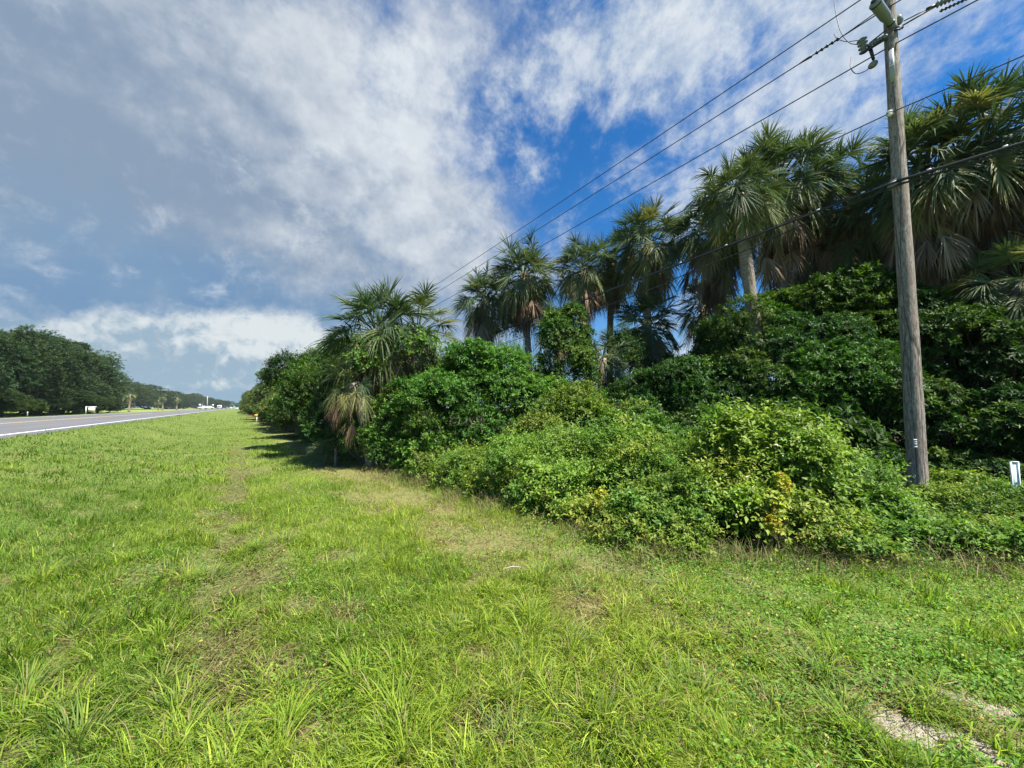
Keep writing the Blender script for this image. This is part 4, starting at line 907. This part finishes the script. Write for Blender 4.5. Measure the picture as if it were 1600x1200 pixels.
def span(X0, z0, y0, y1, sag, z1=None, n=60):
    t = np.linspace(0, 1, n) ** 1.6; z1 = z0 if z1 is None else z1
    return [(X0, y0 + (y1 - y0) * q, z0 + (z1 - z0) * q - 4 * sag * q * (1 - q)) for q in t]
def power_line(label, X0, z0, r, sag, ys=PY_, ye=81.3, extra=None, zback=None, name='power_line', cat='wire'):
    parts = [tube(span(X0, z0, ys, ye, sag), np.full(60, r), 6)]
    for a in range(int(81.3), 380, 80): parts.append(tube(span(X0, z0 + .6, a, a + 80, .7), np.full(60, r * 1.3), 4))
    parts.append(tube(span(X0, z0 if zback is None else zback, ys, -60, sag * .8), np.full(60, r), 6))
    if extra: parts += extra
    root = tag(link(name, wmesh(name, parts, M_WIRE)), label, cat, 'overhead wires')
    return root
zz = lambda px, py, DL: float(atl(px, py, DL).z)
power_line('topmost of the overhead wires, running above the pole transformer', PX_ - .10, 9.0, .0105, .62)
power_line('second overhead wire from the top, with dead end fittings by the pole', PX_ - .08, 8.55, .0105, .62)
power_line('third overhead wire, ending at the ribbed insulator on the bracket', PX_ - .06, 7.85, .0105, .62)
power_line('thin wire clamped to the pole below the metal tag', PX_ - .14, zN, .009, .60)
# telephone cable bundle
Xc = PX_ - .17
parts = [tube(span(Xc, zC, PY_, 81.3, 1.15), np.full(60, .023), 8), tube([(p[0] + .015, p[1], p[2] + .045) for p in span(Xc, zC, PY_, 81.3, 1.12)], np.full(60, .008), 5),
         tube(span(Xc, zC, PY_, -60, .9), np.full(60, .026), 8), tube([(p[0] + .01, p[1], p[2] - .05 - .02 * math.sin(p[1] * 2)) for p in span(Xc, zC, PY_, -60, .9)], np.full(60, .018), 6),
         tube([(p[0], p[1], p[2] - .045 - .03 * math.sin(p[1] * 1.3) ** 2) for p in span(Xc, zC, PY_, 30, .75, zC - .95)], np.full(60, .012), 6)]
cab = tag(empty('telephone_cable', (Xc, PY_, 0)), 'thick black cable bundle strapped to the pole and sloping left in front of the palms', 'cable', 'overhead wires')
link('cable', wmesh('cable', [(V - np.array([Xc, PY_, 0]), F_) for V, F_ in parts], M_DARK), cab)
for yy in (0.2, .95, 1.75, 2.4, 4.1, 5.2):
    t = (yy - PY_) / 80 if yy > PY_ else (PY_ - yy) / 61
    zc_ = zC - 4 * (1.15 if yy > PY_ else .9) * t * (1 - t)
    link('cable_clip', wmesh('cable_clip', [box(0, yy - PY_, zc_ + .03, .022, .05, .022)], M_WHITE), cab)
# fittings on the second wire and the one right of the pole
def on_wire(y, X0, z0, sag=.62, ye=81.3): t = (y - PY_) / (ye - PY_); return np.array([X0, y, z0 - 4 * sag * t * (1 - t)])
f = tag(empty('dead_end_fitting', tuple(on_wire(2.2, PX_ - .08, 8.55))), 'dark dead end clamps strung on the second wire left of the pole', 'wire fitting')
o0 = on_wire(2.2, PX_ - .08, 8.55)
link('clamp_body', wmesh('clamp_body', [ribs(on_wire(1.95, PX_ - .08, 8.55) - o0, on_wire(2.35, PX_ - .08, 8.55) - o0, 5, .015, .032), rod(on_wire(2.4, PX_ - .08, 8.55) - o0, on_wire(2.6, PX_ - .08, 8.55) - o0, .028, .012, 8)], M_DARK), f)
link('bail', wmesh('bail', [rod(on_wire(1.3, PX_ - .08, 8.55) - o0 + np.array([0, 0, .06]), on_wire(1.95, PX_ - .08, 8.55) - o0, .008, .008, 6)], M_WIRE), f)
p0, p1, p2 = atl(1410, 40, 6.2), atl(1456, 12, 6.02), atl(1512, -14, 5.80)
f = tag(empty('strain_insulator', tuple(p1)), 'long ribbed strain insulator at the top edge, right of the pole', 'insulator')
link('ribbed_body', wmesh('ribbed_body', [ribs(np.array(atl(1462, 8, 6.0) - p1), np.array(p2 - p1), 8, .030, .055)], M_TANK), f)
link('tie_rod', wmesh('tie_rod', [rod(np.array(p0 - p1), np.array(atl(1462, 10, 6.0) - p1), .012, .012, 6), rod(np.array(atl(1412, 33, 6.2) - p1), np.array(atl(1455, 11, 6.02) - p1), .009, .009, 6), rod(np.array(atl(1448, 15, 6.05) - p1), np.array(atl(1463, 8, 6.0) - p1), .03, .026, 8)], M_DARK), f)
link('lower_rod', wmesh('lower_rod', [ribs(np.array(atl(1468, 18, 6.0) - p1), np.array(atl(1520, -6, 5.8) - p1), 8, .012, .026)], M_DARK), f)

# pale marker board at the right edge
c = atl(1586, 745, 6.1); c.z = 0
r_ = tag(empty('marker_board', tuple(c), -YAW - .35), 'pale mint green marker board half sunk in undergrowth at the right edge', 'marker')
ztop = zz(1586, 722, 6.1)
link('board', wmesh('board', [box(0, 0, ztop / 2, .075, .02, ztop)], M_BLUEW, False), r_)
link('edge_trim', wmesh('edge_trim', [box(-.042, -.003, ztop / 2, .012, .03, ztop + .01), box(.042, -.003, ztop / 2, .012, .03, ztop + .01), box(0, -.003, ztop + .006, .096, .03, .012)], M_WHITE, False), r_)
# verge marker
gx_, gy_ = 1.78, 49.5; r_ = tag(empty('marker_post', (gx_, gy_, float(gz(gx_, gy_)))), 'small yellow and orange marker post at the edge of the receding trees', 'marker post')
link('post', wmesh('post', [tube([(0, 0, 0), (0, 0, .45), (0, 0, .9)], [.05, .05, .05], 8)], M_WHITE), r_)
link('cap', wmesh('cap', [tube([(0, 0, .62), (0, 0, .93), (0, 0, .97)], [.066, .066, .03], 10)], M_YEL), r_)
link('warning_plate', wmesh('warning_plate', [box(-.14, .02, .78, .16, .02, .22)], M_ORANGE, False), r_)
# property sign across the road
def sx(px, X0):
    r0 = (px - 800) / FPX / math.cos(PITCH) * 1.0
    return X0 / (sY + r0 * cY), r0
DL, _ = sx(141, -19.2); c = atl(141, 647, DL); zc = float(gz(c.x, c.y)); rz = -YAW + .55
r_ = tag(empty('property_sign', (c.x, c.y, zc), rz), 'cream hanging sign board on a white post beside the road in front of the wood', 'sign')
link('post', wmesh('post', [box(-.50, 0, .62, .10, .10, 1.25)], M_WHITE, False), r_)
link('top_arm', wmesh('top_arm', [box(.10, 0, 1.17, 1.10, .08, .12)], M_WHITE, False), r_)
link('sign_panel', wmesh('sign_panel', [box(.12, 0, .74, .78, .03, .62)], M_CREAM, False), r_)
for x_ in (-.18, .42): link('hanger', wmesh('hanger', [rod((x_, 0, 1.04), (x_, 0, 1.13), .012, .012, 6)], M_DARK), r_)
DL, _ = sx(43, -18.6); c = atl(43, 647, DL)
r_ = tag(empty('delineator_post', (c.x, c.y, float(gz(c.x, c.y)))), 'short grey reflector post across the road near the left edge', 'post')
link('post', wmesh('post', [box(0, 0, .3, .07, .05, .6)], M_GALV, False), r_); link('reflector', wmesh('reflector', [box(0, -.03, .5, .08, .015, .13)], M_WHITE, False), r_)
# far traffic furniture
def far_sign(name, label, px, DL, h, w, hh, mat, posts=1, cat='sign'):
    c = atl(px, 637, DL); g_ = float(gz(c.x, c.y)); r_ = tag(empty(name, (c.x, c.y, g_), -YAW * .3), label, cat)
    link('panel', wmesh('panel', [box(0, 0, h - hh / 2, w, .05, hh)], mat, False), r_)
    for k in range(posts): link('post', wmesh('post', [rod((0 if posts == 1 else (k - .5) * w * .8, .08, 0), (0 if posts == 1 else (k - .5) * w * .8, .08, h - .05), .06, .06, 8)], M_GALV), r_)
far_sign('road_sign', 'white road sign on a post just left of the far parked vehicles', 312, 215, 2.9, .95, .85, M_WHITE)
far_sign('road_sign', 'white road sign between the yellowish pole and the far van', 332.6, 235, 2.9, .8, .85, M_WHITE)
far_sign('street_name_sign', 'green road sign far off beside the end of the road', 370.5, 330, 4.3, 3.4, 1.9, M_GREEN, 2)
c = atl(323.5, 637, 270); r_ = tag(empty('utility_pole', (c.x, c.y, float(gz(c.x, c.y)))), 'bright yellowish pole across the road beside the far white van', 'utility pole', 'wooden poles of the power line')
link('shaft', wmesh('shaft', [tube([(0, 0, 0), (0, 0, 4.5), (0, 0, 9)], [.30, .26, .2], 10)], simple_mat('pale_pole_wood', (.42, .36, .22), .9)), r_)
link('crossarm', wmesh('crossarm', [box(0, .26, 8.4, 2.2, .12, .14)], M_POLE), r_)
def vehicle(name, label, px, DL, L, W, H, rz, kind):
    c = atl(px, 637, DL); z_ = max(float(gz(c.x, c.y)), RZ if -16 < c.x < -5.5 else 0) + .02
    r_ = tag(empty(name, (c.x, c.y, z_), rz), label, 'vehicle')
    hw, hl = W / 2, L / 2
    prof = {'van': [(-hl, .35), (-hl, H * .96), (-hl + .15, H), (hl - 1.35, H), (hl - .75, H * .62), (hl - .05, H * .48), (hl, .4)],
            'car': [(-hl, .4), (-hl + .05, H * .62), (-hl + .9, H * .66), (-hl + 1.5, H), (hl - 1.9, H), (hl - 1.15, H * .66), (hl - .1, H * .56), (hl, .4)]}[kind]
    n = len(prof); V = [(s * hw * (1 if z < H * .7 else .88), y, z) for s in (-1, 1) for y, z in prof]
    Fs = [(k, (k + 1) % n, n + (k + 1) % n, n + k) for k in range(n)]
    tri = []
    for s in (0, n):
        for k in range(1, n - 1): tri.append((s, s + k, s + k + 1) if s else (s, s + k + 1, s + k))
    link('body', mesh_np('body', np.array(V), [np.array(Fs), np.array(tri)], M_WHITE), r_)
    yb = -hl - .012
    link('rear_window', wmesh('rear_window', [box(0, (-hl - .01 if kind == 'van' else -hl + 1.1), H * .76, W * .7, .03, H * .24)], M_GLASS, False), r_)
    for s in (-1, 1):
        link('side_window', wmesh('side_window', [box(s * (hw * .95 + .012), .1, H * .78, .03, L * .45, H * .2)], M_GLASS, False), r_)
        for yy in (-hl * .62, hl * .62): link('wheel', wmesh('wheel', [rod((s * (hw - .2), yy, .33), (s * (hw + .02), yy, .33), .34, .34, 14)], M_TYRE), r_)
vehicle('van', 'white van driving away down the road', 343, 222, 5.4, 2.1, 2.3, 0, 'van')
vehicle('car', 'white car waiting across the road just left of the yellowish pole', 317.5, 225, 4.6, 1.9, 1.9, 1.3, 'car')
vehicle('pickup_truck', 'white vehicle right of the yellowish pole across the road', 326, 250, 5.6, 2.0, 1.9, 1.4, 'car')
vehicle('car', 'tiny white car where the road meets the horizon', 361, 400, 4.6, 1.9, 1.6, 0, 'car')
vehicle('car', 'pale car under the green road sign', 373.5, 322, 5.2, 1.9, 1.5, 1.2, 'car')
# fallen palm scrap and a pale stick in the verge
c = ground_at(790, 908); g_ = float(gz(c.x, c.y))
tag(link('fallen_stick', wmesh('fallen_stick', [tube(curve_pts([(0, 0, .03), (.05, -.04, .05), (.12, -.08, .04)], 5), np.linspace(.0035, .002, 11), 6)], simple_mat('bleached_wood', (.6, .57, .5))), loc=(c.x, c.y, g_ + .05)), 'short bleached stick lying in the grass in the middle of the verge', 'stick')

# ------------------------------------------------------------------ air
V, Fq = box(0, 3000, 5.8, 13000, 19000, 13.4)
m = bpy.data.materials.new('haze_air'); m.use_nodes = True; n_ = m.node_tree; n_.nodes.clear()
v_ = n_.nodes.new('ShaderNodeVolumePrincipled'); v_.inputs['Density'].default_value = 0.00014; v_.inputs['Color'].default_value = (0.80, 0.88, 1.0, 1)
o_ = n_.nodes.new('ShaderNodeOutputMaterial'); n_.links.new(v_.outputs[0], o_.inputs['Volume'])
tag(link('haze', wmesh('haze', [(V, Fq)], m, False)), kind='stuff')
